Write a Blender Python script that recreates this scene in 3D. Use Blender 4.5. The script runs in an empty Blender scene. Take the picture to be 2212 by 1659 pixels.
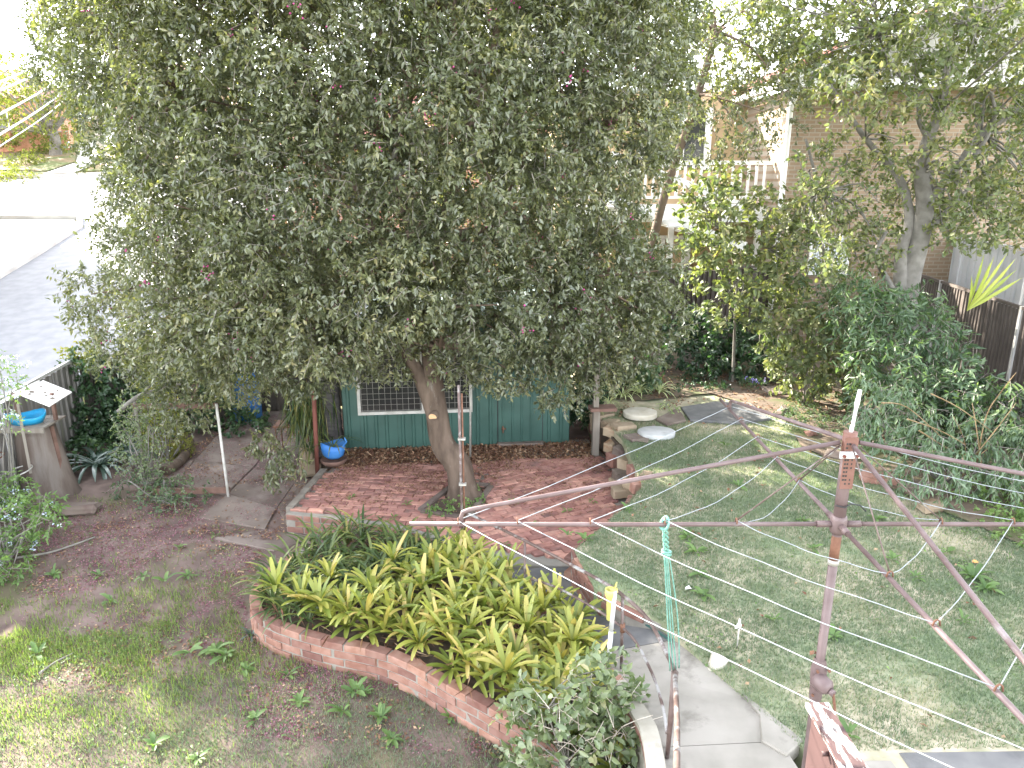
import bpy, bmesh, math, random
import numpy as np
from mathutils import Vector, Matrix
from mathutils.geometry import delaunay_2d_cdt

random.seed(7)
rng = np.random.default_rng(7)
S = bpy.context.scene
C = S.collection

# ------------------------------------------------------------------ camera
CAM_H, PITCH, FPX = 3.75, math.radians(15.7), 1570.0
cam_d = bpy.data.cameras.new('camera')
cam = bpy.data.objects.new('camera', cam_d)
C.objects.link(cam)
cam.location = (0, 0, CAM_H)
cam.rotation_euler = (math.radians(90) - PITCH, 0, 0)
cam_d.sensor_width = 36
cam_d.lens = 36 * FPX / 2212
cam_d.clip_start = 0.05
cam_d.clip_end = 600
S.camera = cam

# ------------------------------------------------------------------ light
SUN_EL, SUN_AZ = math.radians(27), math.radians(-50)      # azimuth clockwise from +Y
w = bpy.data.worlds.new('World')
S.world = w
w.use_nodes = True
nt = w.node_tree
bg = nt.nodes['Background']
sky = nt.nodes.new('ShaderNodeTexSky')
sky.sky_type = 'NISHITA'
sky.sun_disc = False
sky.sun_elevation = SUN_EL
sky.sun_rotation = SUN_AZ
sky.dust_density = 0.7
sky.air_density = 1.0
hs = nt.nodes.new('ShaderNodeHueSaturation')
hs.inputs['Saturation'].default_value = 0.24
nt.links.new(sky.outputs[0], hs.inputs['Color'])
nt.links.new(hs.outputs[0], bg.inputs[0])
bg.inputs[1].default_value = 0.15
sl = bpy.data.lights.new('sun', 'SUN')
so = bpy.data.objects.new('sun', sl)
C.objects.link(so)
sl.energy = 3.2
sl.angle = math.radians(0.6)
sl.color = (1, .93, .80)
sdir = Vector((math.sin(SUN_AZ) * math.cos(SUN_EL), math.cos(SUN_AZ) * math.cos(SUN_EL), math.sin(SUN_EL)))
so.rotation_euler = sdir.to_track_quat('Z', 'Y').to_euler()
so.location = (10, 15, 25)
S.view_settings.view_transform = 'Standard'
S.view_settings.look = 'None'
S.view_settings.exposure = 3.5
S.view_settings.gamma = 1
S.view_settings.use_curve_mapping = False
S.render.engine = 'CYCLES'
S.cycles.max_bounces = 6
S.cycles.transparent_max_bounces = 6
S.cycles.caustics_reflective = False
S.cycles.caustics_refractive = False
S.cycles.use_denoising = True

# ------------------------------------------------------------------ helpers
CP, SP = math.cos(PITCH), math.sin(PITCH)
def ray(x, y):
    u = (x - 1106) / FPX; v = (y - 829.5) / FPX
    return Vector((u, CP - v * SP, -(SP + v * CP)))
def A(x, y, z):                       # point of the photograph's ray that lies at height z
    r = ray(x, y); t = (z - CAM_H) / r.z
    return Vector((r.x * t, r.y * t, z))
def AD(x, y, Y):                      # ... that lies Y metres ahead
    r = ray(x, y); t = Y / r.y
    return Vector((r.x * t, Y, CAM_H + r.z * t))
def px_m(Y, z, px):                   # metres that span px photo units at that spot
    return px * (Y * CP + (CAM_H - z) * SP) / FPX

MATS = {}
def mat(name, c1, c2=None, scale=6, rough=.7, bump=0, bscale=None, spec=.3, detail=5, stretch=None, mix=(.35, .65),
        rand=0, metal=0, coat=0, c3=None, s3=1.2, m3=(.5, .6), attr=None, trans=0):
    if name in MATS: return MATS[name]
    m = bpy.data.materials.new(name); m.use_nodes = True
    t = m.node_tree; N = t.nodes; L = t.links
    b = N['Principled BSDF']
    b.inputs['Roughness'].default_value = rough
    b.inputs['Specular IOR Level'].default_value = spec
    b.inputs['Metallic'].default_value = metal
    if coat: b.inputs['Coat Weight'].default_value = coat
    tc = N.new('ShaderNodeTexCoord'); mp = N.new('ShaderNodeMapping')
    L.new(tc.outputs['Object'], mp.inputs[0])
    if stretch: mp.inputs['Scale'].default_value = stretch
    if rand:
        oi = N.new('ShaderNodeObjectInfo')
        ad = N.new('ShaderNodeVectorMath'); ad.operation = 'SCALE'
        ad.inputs[0].default_value = (17, 31, 11); L.new(oi.outputs['Random'], ad.inputs['Scale'])
        L.new(ad.outputs[0], mp.inputs['Location'])
    c2 = c2 or c1
    nz = N.new('ShaderNodeTexNoise'); nz.inputs['Scale'].default_value = scale; nz.inputs['Detail'].default_value = detail
    L.new(mp.outputs[0], nz.inputs['Vector'])
    cr = N.new('ShaderNodeValToRGB')
    cr.color_ramp.elements[0].position = mix[0]; cr.color_ramp.elements[0].color = (*c1, 1)
    cr.color_ramp.elements[1].position = mix[1]; cr.color_ramp.elements[1].color = (*c2, 1)
    L.new(nz.outputs['Fac'], cr.inputs[0])
    col = cr.outputs[0]
    if c3:
        n3 = N.new('ShaderNodeTexNoise'); n3.inputs['Scale'].default_value = s3; n3.inputs['Detail'].default_value = 6
        n3.inputs['Roughness'].default_value = .65
        L.new(mp.outputs[0], n3.inputs['Vector'])
        r3 = N.new('ShaderNodeMapRange'); r3.inputs[1].default_value = m3[0]; r3.inputs[2].default_value = m3[1]
        L.new(n3.outputs['Fac'], r3.inputs[0])
        mx = N.new('ShaderNodeMix'); mx.data_type = 'RGBA'
        L.new(r3.outputs[0], mx.inputs['Factor']); L.new(col, mx.inputs['A']); mx.inputs['B'].default_value = (*c3, 1)
        col = mx.outputs['Result']
    if rand:
        h = N.new('ShaderNodeHueSaturation')
        mr = N.new('ShaderNodeMapRange'); mr.inputs[3].default_value = 1 - rand; mr.inputs[4].default_value = 1 + rand
        L.new(oi.outputs['Random'], mr.inputs[0]); L.new(mr.outputs[0], h.inputs['Value'])
        m2 = N.new('ShaderNodeMath'); m2.operation = 'MULTIPLY_ADD'; m2.inputs[1].default_value = .05 * rand; m2.inputs[2].default_value = .5 - .025 * rand
        L.new(oi.outputs['Random'], m2.inputs[0]); L.new(m2.outputs[0], h.inputs['Hue'])
        L.new(col, h.inputs['Color']); col = h.outputs[0]
    L.new(col, b.inputs['Base Color'])
    if bump:
        nb = N.new('ShaderNodeTexNoise'); nb.inputs['Scale'].default_value = bscale or scale * 4; nb.inputs['Detail'].default_value = 6
        L.new(mp.outputs[0], nb.inputs['Vector'])
        bp = N.new('ShaderNodeBump'); bp.inputs['Strength'].default_value = min(1, bump * 10); bp.inputs['Distance'].default_value = bump
        L.new(nb.outputs['Fac'], bp.inputs['Height']); L.new(bp.outputs[0], b.inputs['Normal'])
    MATS[name] = m
    return m

def leafmat(name, cols, rough=.42, spec=.5, trans=.3, obj_rand=0):
    """cols: list of (pos, colour) along a per-leaf random value"""
    if name in MATS: return MATS[name]
    m = bpy.data.materials.new(name); m.use_nodes = True
    t = m.node_tree; N = t.nodes; L = t.links
    b = N['Principled BSDF']; out = N['Material Output']
    b.inputs['Roughness'].default_value = rough; b.inputs['Specular IOR Level'].default_value = spec
    at = N.new('ShaderNodeAttribute'); at.attribute_name = 'rnd'
    cr = N.new('ShaderNodeValToRGB'); e = cr.color_ramp.elements
    while len(e) < len(cols): e.new(.5)
    for i, (p, c) in enumerate(cols):
        e[i].position = p; e[i].color = (*c, 1)
    if obj_rand:
        oi = N.new('ShaderNodeObjectInfo'); ma = N.new('ShaderNodeMath'); ma.operation = 'ADD'
        mm = N.new('ShaderNodeMath'); mm.operation = 'MULTIPLY'; mm.inputs[1].default_value = obj_rand
        L.new(oi.outputs['Random'], mm.inputs[0]); L.new(at.outputs['Fac'], ma.inputs[0]); L.new(mm.outputs[0], ma.inputs[1])
        L.new(ma.outputs[0], cr.inputs[0])
    else:
        L.new(at.outputs['Fac'], cr.inputs[0])
    L.new(cr.outputs[0], b.inputs['Base Color'])
    tr = N.new('ShaderNodeBsdfTranslucent')
    tm = N.new('ShaderNodeMix'); tm.data_type = 'RGBA'; tm.blend_type = 'MULTIPLY'; tm.inputs['Factor'].default_value = 1
    L.new(cr.outputs[0], tm.inputs['A']); tm.inputs['B'].default_value = (2.2, 2.4, .9, 1)
    L.new(tm.outputs['Result'], tr.inputs['Color'])
    ms = N.new('ShaderNodeMixShader'); ms.inputs[0].default_value = trans
    L.new(b.outputs[0], ms.inputs[1]); L.new(tr.outputs[0], ms.inputs[2]); L.new(ms.outputs[0], out.inputs['Surface'])
    MATS[name] = m
    return m

class MB:
    def __init__(s): s.v = []; s.f = []; s.sm = []
    def add(s, v, f, smooth=False):
        o = len(s.v); s.v += [tuple(p) for p in v]; s.f += [tuple(i + o for i in q) for q in f]; s.sm += [smooth] * len(f)
        return s
    def box(s, c, d, rz=0, M=None):
        x, y, z = d[0] / 2, d[1] / 2, d[2] / 2
        R = M or Matrix.Rotation(rz, 3, 'Z')
        P = [Vector(c) + R @ Vector((sx * x, sy * y, sz * z)) for sx in (-1, 1) for sy in (-1, 1) for sz in (-1, 1)]
        return s.add(P, [(0, 1, 3, 2), (4, 6, 7, 5), (0, 4, 5, 1), (2, 3, 7, 6), (0, 2, 6, 4), (1, 5, 7, 3)])
    def beam(s, a, b, wd, ht, up=(0, 0, 1)):
        a = Vector(a); b = Vector(b); d = (b - a); l = d.length; d.normalize()
        u = Vector(up); sd = d.cross(u)
        if sd.length < 1e-4: sd = d.cross(Vector((1, 0, 0)))
        sd.normalize(); u = sd.cross(d)
        M = Matrix((d, sd, u)).transposed()
        return s.box((a + b) / 2, (l, wd, ht), M=M)
    def tube(s, path, r, n=8, cap=True):
        P = [Vector(p) for p in path]; k = len(P)
        R = list(r) if hasattr(r, '__len__') else [r] * k
        V = []; t0 = None; nrm = None
        for i in range(k):
            t = (P[min(i + 1, k - 1)] - P[max(i - 1, 0)])
            if t.length < 1e-9: t = Vector((0, 0, 1))
            t.normalize()
            if nrm is None:
                nrm = t.cross(Vector((0, 0, 1)))
                if nrm.length < .05: nrm = t.cross(Vector((1, 0, 0)))
                nrm.normalize()
            else:
                nrm = nrm - t * nrm.dot(t)
                if nrm.length < 1e-5: nrm = t.orthogonal()
                nrm.normalize()
            bn = t.cross(nrm)
            for j in range(n):
                a = 2 * math.pi * j / n
                V.append(P[i] + (nrm * math.cos(a) + bn * math.sin(a)) * R[i])
        F = [(i * n + j, i * n + (j + 1) % n, (i + 1) * n + (j + 1) % n, (i + 1) * n + j) for i in range(k - 1) for j in range(n)]
        s.add(V, F, True)
        if cap:
            o = len(s.v) - len(V)
            s.f.append(tuple(o + j for j in range(n))[::-1]); s.sm.append(False)
            s.f.append(tuple(o + (k - 1) * n + j for j in range(n))); s.sm.append(False)
        return s
    def lathe(s, c, prof, n=20, smooth=True):
        V = [(c[0] + r * math.cos(2 * math.pi * j / n), c[1] + r * math.sin(2 * math.pi * j / n), c[2] + z) for r, z in prof for j in range(n)]
        k = len(prof)
        return s.add(V, [(i * n + j, i * n + (j + 1) % n, (i + 1) * n + (j + 1) % n, (i + 1) * n + j) for i in range(k - 1) for j in range(n)], smooth)
    def prism(s, pts, z0, z1):
        n = len(pts); V = [(p[0], p[1], z0) for p in pts] + [(p[0], p[1], z1) for p in pts]
        F = [tuple(range(n))[::-1], tuple(range(n, 2 * n))] + [(i, (i + 1) % n, n + (i + 1) % n, n + i) for i in range(n)]
        return s.add(V, F)

def finish(name, me, m, parent=None, local=False):
    me.materials.append(m) if m else None
    o = bpy.data.objects.new(name, me); C.objects.link(o)
    if parent: o.parent = parent
    return o
def origin(p):
    v = Vector((0, 0, 0))
    while p: v += p.location; p = p.parent
    return v
def obj(name, mb, m, parent=None, local=False, kind=None, label=None):
    me = bpy.data.meshes.new(name)
    V = mb.v
    if parent and not local:
        o = origin(parent); V = [(x - o.x, y - o.y, z - o.z) for x, y, z in V]
    me.from_pydata(V, [], mb.f)
    me.polygons.foreach_set('use_smooth', mb.sm)
    me.update()
    ob = finish(name, me, m, parent)
    if kind: ob['kind'] = kind
    if label: ob['label'] = label
    return ob
def tag(o, label, cat, group=None):
    o['label'] = label; o['category'] = cat
    if group: o['group'] = group
    return o
def thing(name, label, cat, loc, group=None, rz=0):
    o = bpy.data.objects.new(name, None); C.objects.link(o)
    o.location = loc; o.rotation_euler = (0, 0, rz); o.empty_display_size = .1
    return tag(o, label, cat, group)
def struct(name, mb, m):
    return obj(name, mb, m, kind='structure')
def copy_tree(o, parent=None):
    c = o.copy(); C.objects.link(c)
    if parent: c.parent = parent
    for ch in list(o.children): copy_tree(ch, c)
    return c
def place(name, me, loc, rot, parent, scale=(1, 1, 1), m=None):
    o = bpy.data.objects.new(name, me); C.objects.link(o)
    o.parent = parent; o.location = Vector(loc) - origin(parent) if parent else loc
    o.rotation_euler = rot; o.scale = scale
    return o

def inpoly(X, Y, poly):
    X = np.asarray(X); Y = np.asarray(Y); r = np.zeros(X.shape, bool); n = len(poly)
    for i in range(n):
        x1, y1 = poly[i][:2]; x2, y2 = poly[(i + 1) % n][:2]
        if y1 == y2: continue
        c = ((y1 > Y) != (y2 > Y)) & (X < (x2 - x1) * (Y - y1) / (y2 - y1) + x1)
        r ^= c
    return r
_tab = rng.random((256, 256))
def vnoise(x, y):
    x = np.asarray(x) + 500.0; y = np.asarray(y) + 500.0
    i = np.floor(x).astype(int); j = np.floor(y).astype(int); fx = x - i; fy = y - j
    fx = fx * fx * (3 - 2 * fx); fy = fy * fy * (3 - 2 * fy)
    g = lambda a, b: _tab[a % 256, b % 256]
    return (g(i, j) * (1 - fx) + g(i + 1, j) * fx) * (1 - fy) + (g(i, j + 1) * (1 - fx) + g(i + 1, j + 1) * fx) * fy
def fbm(x, y): return .55 * vnoise(x, y) + .3 * vnoise(x * 2.3 + 9, y * 2.3) + .15 * vnoise(x * 5.1, y * 5.1 + 4)

def densify(poly, step, closed=True):
    out = []; n = len(poly)
    for i in range(n if closed else n - 1):
        a = Vector(poly[i][:2]); b = Vector(poly[(i + 1) % n][:2]); k = max(1, int((b - a).length / step))
        out += [a.lerp(b, j / k) for j in range(k)]
    if not closed: out.append(Vector(poly[-1][:2]))
    return out
def sheet(poly, zf, step, skirt=0):
    B = densify(poly, step); n = len(B)
    xs = [p.x for p in B]; ys = [p.y for p in B]
    gx, gy = np.meshgrid(np.arange(min(xs), max(xs), step), np.arange(min(ys), max(ys), step))
    gx = gx.ravel() + rng.uniform(-.2, .2, gx.size) * step; gy = gy.ravel() + rng.uniform(-.2, .2, gy.size) * step
    k = inpoly(gx, gy, [(p.x, p.y) for p in B])
    I = [Vector((a, b)) for a, b in zip(gx[k], gy[k])]
    V, _, F, *_ = delaunay_2d_cdt(B + I, [(i, (i + 1) % n) for i in range(n)], [], 1, 1e-5)
    mb = MB()
    vx = np.array([v.x for v in V]); vy = np.array([v.y for v in V]); z = zf(vx, vy)
    if np.isscalar(z): z = np.full(vx.shape, z)
    mb.add(list(zip(vx, vy, z)), [tuple(f) for f in F], True)
    if skirt:
        zb = zf(np.array(xs), np.array(ys))
        if np.isscalar(zb): zb = np.full(n, zb)
        mb.add([(x, y, q) for x, y, q in zip(xs, ys, zb)] + [(x, y, q - skirt) for x, y, q in zip(xs, ys, zb)],
               [(i, i + n, (i + 1) % n + n, (i + 1) % n) for i in range(n)])
    return mb
def smooth_path(pts, k=6, closed=False):
    P = [Vector(p) for p in pts]; out = []; n = len(P)
    for i in range(n - 1):
        p0 = P[max(i - 1, 0)]; p1 = P[i]; p2 = P[i + 1]; p3 = P[min(i + 2, n - 1)]
        for j in range(k):
            t = j / k
            out.append(.5 * ((2 * p1) + (p2 - p0) * t + (2 * p0 - 5 * p1 + 4 * p2 - p3) * t * t + (3 * p1 - p0 - 3 * p2 + p3) * t ** 3))
    out.append(P[-1]); return out

# ---- foliage arrays
def unit(a): return a / np.maximum(np.linalg.norm(a, axis=-1, keepdims=True), 1e-9)
def rdir(n): return unit(rng.normal(size=(n, 3)))
def leaf_obj(name, P, D, Nn, Ls, Ws, m, parent=None, fold=.2, curl=.12, hexa=False, rnd=None, kind=None, label=None, local=False):
    n = len(P); D = unit(D)
    side = unit(np.cross(D, Nn)); up = np.cross(side, D)
    Ls = np.broadcast_to(np.asarray(Ls, float), (n,))[:, None]; Ws = np.broadcast_to(np.asarray(Ws, float), (n,))[:, None]
    if parent is not None and not local: P = P - np.array(origin(parent))
    tip = P + D * Ls - up * Ls * curl
    if hexa:
        q = lambda f, s_: P + D * Ls * f + side * s_ * Ws * .5 + up * (Ws * fold - Ls * curl * f * f)
        mid = P + D * Ls * .5 - up * Ls * curl * .25
        V = np.stack([P, q(.28, -.85), q(.68, -.9), tip, q(.68, .9), q(.28, .85), mid], 1).reshape(-1, 3)
        T = np.array([[0, 1, 6], [1, 2, 6], [2, 3, 6], [6, 3, 4], [6, 4, 5], [0, 6, 5]]); k = 7
    else:
        a = P + D * Ls * .45 + side * Ws * .5 + up * (Ws * fold - Ls * curl * .2)
        b = P + D * Ls * .45 - side * Ws * .5 + up * (Ws * fold - Ls * curl * .2)
        V = np.stack([P, b, tip, a], 1).reshape(-1, 3); T = np.array([[0, 1, 2], [0, 2, 3]]); k = 4
    F = (np.arange(n)[:, None, None] * k + T[None]).reshape(-1, 3)
    if rnd is None: rnd = rng.random(n)
    return tri_obj(name, V, F, np.repeat(rnd, k), m, parent, kind, label)
def tri_obj(name, V, F, rnd, m, parent=None, kind=None, label=None, smooth=False):
    me = bpy.data.meshes.new(name)
    me.vertices.add(len(V)); me.vertices.foreach_set('co', np.ascontiguousarray(V, np.float32).ravel())
    me.loops.add(len(F) * 3); me.loops.foreach_set('vertex_index', np.ascontiguousarray(F, np.int32).ravel())
    me.polygons.add(len(F)); me.polygons.foreach_set('loop_start', np.arange(0, len(F) * 3, 3, dtype=np.int32))
    if smooth: me.polygons.foreach_set('use_smooth', np.ones(len(F), bool))
    at = me.attributes.new('rnd', 'FLOAT', 'POINT'); at.data.foreach_set('value', np.ascontiguousarray(rnd, np.float32))
    me.update(calc_edges=True)
    o = finish(name, me, m, parent)
    if kind: o['kind'] = kind
    if label: o['label'] = label
    return o
def twig_obj(name, A_, B_, r0, r1, m, parent=None, kind=None):
    """many straight thin 3-sided twigs"""
    n = len(A_)
    if parent is not None: o = np.array(origin(parent)); A_ = A_ - o; B_ = B_ - o
    d = unit(B_ - A_); s = unit(np.cross(d, np.array([.3, .2, .9]) + rng.normal(size=(n, 3)) * .2)); t = np.cross(d, s)
    V = []
    for P, r in ((A_, r0), (B_, r1)):
        for k in range(3):
            a = 2 * math.pi * k / 3
            V.append(P + (s * math.cos(a) + t * math.sin(a)) * r)
    V = np.stack(V, 1).reshape(-1, 3)
    T = np.array([[0, 1, 4], [0, 4, 3], [1, 2, 5], [1, 5, 4], [2, 0, 3], [2, 3, 5]])
    F = (np.arange(n)[:, None, None] * 6 + T[None]).reshape(-1, 3)
    return tri_obj(name, V, F, np.repeat(rng.random(n), 6), m, parent, kind)

def lobe_sprays(lobes, per_area, nleaf, tl, leafL, leafW, droop=.35, outward=.6, up=.35, squash=1.0, keep_inside=.15, lw=.25, tcol=.5):
    """lobes: (x,y,z,r[,zscale]).  returns leaf arrays + twigs"""
    L = np.array([l[:4] for l in lobes]); ctr = L[:, :3].mean(0)
    Ps, Ds, Ns, Rs, TA, TB = [], [], [], [], [], []
    for li, (cx, cy, cz, r) in enumerate(L):
        n = max(6, int(per_area * r * r))
        d = rdir(n); c = np.array([cx, cy, cz])
        rr = r * (.72 + .38 * rng.random(n) ** .7)
        p = c + d * rr[:, None] * np.array([1, 1, squash])
        dist = np.linalg.norm((p[:, None, :] - L[None, :, :3]), axis=2) / L[None, :, 3]
        dist[:, li] = 9
        ins = dist.min(1) < .72
        k = ~ins | (rng.random(n) < keep_inside)
        p = p[k]; d = d[k]; n = len(p)
        if n == 0: continue
        tone = rng.random()
        td = unit(d * outward + rdir(n) * .55 + np.array([0, 0, -droop]))
        T = tl * (.7 + .6 * rng.random(n))
        a = p - td * T[:, None] * .5; b = p + td * T[:, None] * .5
        TA.append(a); TB.append(b)
        f = rng.random((n, nleaf)); f = .1 + .9 * np.sort(f, 1)
        P = a[:, None] + (b - a)[:, None] * f[..., None]
        lat = unit(np.cross(td[:, None].repeat(nleaf, 1), rng.normal(size=(n, nleaf, 3))))
        D = unit(td[:, None] * .45 + lat * .8 + np.array([0, 0, -droop * 1.1]))
        N_ = unit(np.array([0, 0, 1.0]) * up + d[:, None] * .35 + rng.normal(size=(n, nleaf, 3)) * .5)
        Ps.append(P.reshape(-1, 3)); Ds.append(D.reshape(-1, 3)); Ns.append(N_.reshape(-1, 3))
        sp = rng.random(n)
        Rs.append(np.clip((.45 * rng.random((n, nleaf)) + .3 * sp[:, None] + lw * tone), 0, 1).ravel())
    P = np.concatenate(Ps); D = np.concatenate(Ds); N_ = np.concatenate(Ns); R = np.concatenate(Rs)
    n = len(P)
    Ls = leafL * (.6 + .7 * rng.random(n)); Ws = leafW * (.7 + .5 * rng.random(n))
    return P, D, N_, Ls, Ws, R, np.concatenate(TA), np.concatenate(TB)

def poisson(poly, dmin, n_try=6000, seed=1):
    rg = random.Random(seed); xs = [p[0] for p in poly]; ys = [p[1] for p in poly]; out = []
    for _ in range(n_try):
        x = rg.uniform(min(xs), max(xs)); y = rg.uniform(min(ys), max(ys))
        if not inpoly(np.array([x]), np.array([y]), poly)[0]: continue
        if all((x - a) ** 2 + (y - b) ** 2 > dmin * dmin for a, b in out): out.append((x, y))
    return out
# ------------------------------------------------------------------ materials
M_ground = mat('garden_soil', (.10, .075, .058), (.16, .12, .09), 5, .95, .012, 60, c3=(.085, .10, .04), s3=1.3, m3=(.5, .62))
M_yard = mat('yard_soil', (0.0856, 0.0595, 0.0518), (0.163, 0.119, 0.104), 3.2, .95, .010, 70, c3=(0.0978, 0.0887, 0.0503), s3=1.1, m3=(.52, .7))
M_lawn = mat('lawn_thatch', (0.227, 0.223, 0.14), (0.451, 0.389, 0.298), 4, .95, .012, 90, c3=(0.174, 0.215, 0.124), s3=.9, m3=(.45, .62))
M_asph = mat('road_asphalt', (0.195, 0.195, 0.208), (0.247, 0.247, 0.26), 3, .75, .004, 200, spec=.45)
M_conc = mat('path_concrete', (0.187, 0.174, 0.15), (0.282, 0.261, 0.232), 2.2, .85, .003, 120, c3=(0.128, 0.116, 0.0983), s3=2.5, m3=(.58, .75))
M_concd = mat('dark_concrete', (0.104, 0.104, 0.108), (0.176, 0.172, 0.168), 2.5, .85, .004, 120, c3=(0.08, 0.08, 0.08), s3=2, m3=(.5, .7))
M_concb = mat('stained_concrete', (0.12, 0.094, 0.0781), (0.198, 0.16, 0.14), 2.0, .9, .004, 90, c3=(0.084, 0.0513, 0.0474), s3=2.3, m3=(.5, .72), rand=.15)
M_coping = mat('cream_cement', (0.288, 0.264, 0.216), (0.384, 0.36, 0.312), 5, .85, .004, 80, c3=(0.24, 0.216, 0.176), s3=5, m3=(.58, .75))
M_render = mat('grey_render', (0.176, 0.16, 0.136), (0.272, 0.256, 0.224), 4, .9, .005, 60, c3=(0.096, 0.088, 0.064), s3=4, m3=(.55, .75))
M_mortar = mat('mortar', (0.204, 0.186, 0.162), (0.264, 0.246, 0.216), 12, .95, .004, 90)
M_brick = mat('wall_brick', (0.199, 0.0968, 0.073), (0.266, 0.154, 0.124), 9, .88, .003, 70, rand=.34, c3=(0.226, 0.158, 0.124), s3=6, m3=(.6, .8))
M_paver = mat('paver_brick', (0.299, 0.143, 0.116), (0.431, 0.23, 0.19), 7, .9, .003, 70, rand=.30, c3=(0.193, 0.121, 0.105), s3=5, m3=(.5, .72))
M_sand = mat('sandstone_block', (0.247, 0.189, 0.13), (0.325, 0.26, 0.189), 6, .9, .006, 40, rand=.25, c3=(0.195, 0.104, 0.0585), s3=3, m3=(.52, .68))
M_grey_timber = mat('weathered_timber', (0.144, 0.12, 0.099), (0.24, 0.216, 0.186), 6, .85, .003, 30, stretch=(1, 1, .15))
M_brown_timber = mat('brown_timber', (.11, .065, .05), (.17, .10, .08), 8, .8, .003, 40)
M_fence = mat('fence_sheet', (0.198, 0.185, 0.174), (0.231, 0.215, 0.204), 3, .5, spec=.4)
M_fence_dk = mat('dark_fence_sheet', (.075, .062, .055), (.105, .088, .078), 3, .6)
M_fence_rail = mat('fence_capping', (0.44, 0.432, 0.424), (0.512, 0.504, 0.496), 3, .45)
M_pale_sheet = mat('pale_sheet', (.46, .47, .48), (.53, .53, .54), 2, .5)
M_green_sheet = mat('green_sheet', (.024, .066, .054), (.036, .090, .074), 2.5, .5, spec=.45, c3=(.05, .045, .03), s3=6, m3=(.68, .78))
M_white = mat('white_paint', (.74, .73, .70), (.82, .81, .79), 5, .5)
M_white_old = mat('worn_white_paint', (0.358, 0.345, 0.312), (0.481, 0.468, 0.442), 9, .7)
M_glass_dk = mat('dark_window_glass', (.018, .02, .02), (.035, .036, .034), 2, .15, spec=.6)
M_wire = mat('galvanised_wire', (.30, .29, .26), (.42, .40, .37), 20, .5, metal=.3)
M_tile = mat('red_roof_tile', (0.132, 0.036, 0.0288), (0.192, 0.0612, 0.0432), 5, .7)
M_bark = mat('tree_bark', (0.0615, 0.0433, 0.0325), (0.123, 0.0901, 0.0687), 9, .92, .016, 22, stretch=(1, 1, .3), c3=(0.188, 0.173, 0.151), s3=5, m3=(.60, .70))
M_bark_brown = mat('limb_bark', (.13, .095, .075), (.22, .16, .125), 8, .9, .006, 30, stretch=(1, 1, .4))
M_bark_grey = mat('grey_bark', (0.142, 0.132, 0.116), (0.211, 0.197, 0.177), 8, .9, .004, 30)
M_twig = mat('twig_bark', (0.182, 0.161, 0.14), (0.294, 0.266, 0.238), 3, .9)
M_palm = mat('palm_bark', (.045, .042, .042), (.09, .083, .08), 14, .95, .008, 30, stretch=(.4, .4, 2))
M_hoist = mat('hoist_paint', (0.0971, 0.066, 0.0649), (0.142, 0.104, 0.104), 7, .45, c3=(0.188, 0.168, 0.173), s3=5, m3=(.62, .72), stretch=(1, 1, 1))
M_hoist_or = mat('hoist_collar', (0.127, 0.0594, 0.045), (0.16, 0.0818, 0.0659), 10, .55)
M_rust = mat('rusty_steel', (0.108, 0.051, 0.033), (0.178, 0.09, 0.0594), 14, .85, .002, 60)
M_rail = mat('rail_pipe', (0.0756, 0.049, 0.0432), (0.137, 0.101, 0.0922), 8, .5, c3=(0.245, 0.238, 0.234), s3=4, m3=(.52, .60))
M_redpole = mat('red_primer', (0.119, 0.042, 0.0315), (0.168, 0.063, 0.049), 6, .8)
M_line = mat('clothes_line', (0.236, 0.254, 0.275), (0.292, 0.31, 0.326), 8, .5)
M_rope = mat('green_rope', (0.096, 0.24, 0.198), (0.18, 0.33, 0.276), 40, .8)
M_pvc = mat('white_pvc', (0.518, 0.518, 0.518), (0.576, 0.576, 0.569), 4, .35)
M_yel = mat('yellow_plastic', (0.459, 0.425, 0.126), (0.496, 0.462, 0.156), 4, .4)
M_blue = mat('blue_plastic', (0.036, 0.152, 0.44), (0.056, 0.2, 0.496), 4, .5)
M_cyan = mat('bright_blue_plastic', (0.015, 0.27, 0.51), (0.03, 0.315, 0.555), 4, .45)
M_black = mat('black_plastic', (.018, .018, .02), (.035, .035, .036), 5, .5)
M_terra = mat('terracotta', (0.216, 0.078, 0.045), (0.276, 0.114, 0.072), 8, .85)
M_cutwood = mat('cut_wood', (.46, .28, .15), (.58, .38, .22), 12, .8)
M_purple = mat('purple_brown_paint', (0.0562, 0.0328, 0.0325), (0.0675, 0.0396, 0.0389), 4, .5)
M_purple_peel = mat('peeling_paint', (0.0608, 0.0365, 0.0365), (0.0774, 0.047, 0.0453), 9, .7, .002, 60, stretch=(8, 1.6, 8), c3=(0.387, 0.376, 0.354), s3=3.4, m3=(.49, .53))
M_tanwall = mat('tan_render', (.40, .29, .17), (.46, .34, .21), 3, .85)
M_soil = mat('planter_soil', (.055, .042, .033), (.11, .08, .06), 12, .95, .02, 40)
M_disc = mat('cream_cement_disc', (0.39, 0.352, 0.285), (0.48, 0.45, 0.39), 6, .9, .003, 70, c3=(0.255, 0.225, 0.18), s3=9, m3=(.6, .75))
M_discg = mat('grey_cement_disc', (0.345, 0.352, 0.352), (0.435, 0.435, 0.435), 6, .9, .003, 70, c3=(0.255, 0.247, 0.225), s3=9, m3=(.62, .75))
M_far_brick = mat('far_brick', (.40, .20, .13), (.52, .29, .20), 6, .9)
M_kerb = mat('kerb_concrete', (.42, .41, .39), (.52, .51, .48), 2, .9)

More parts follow.
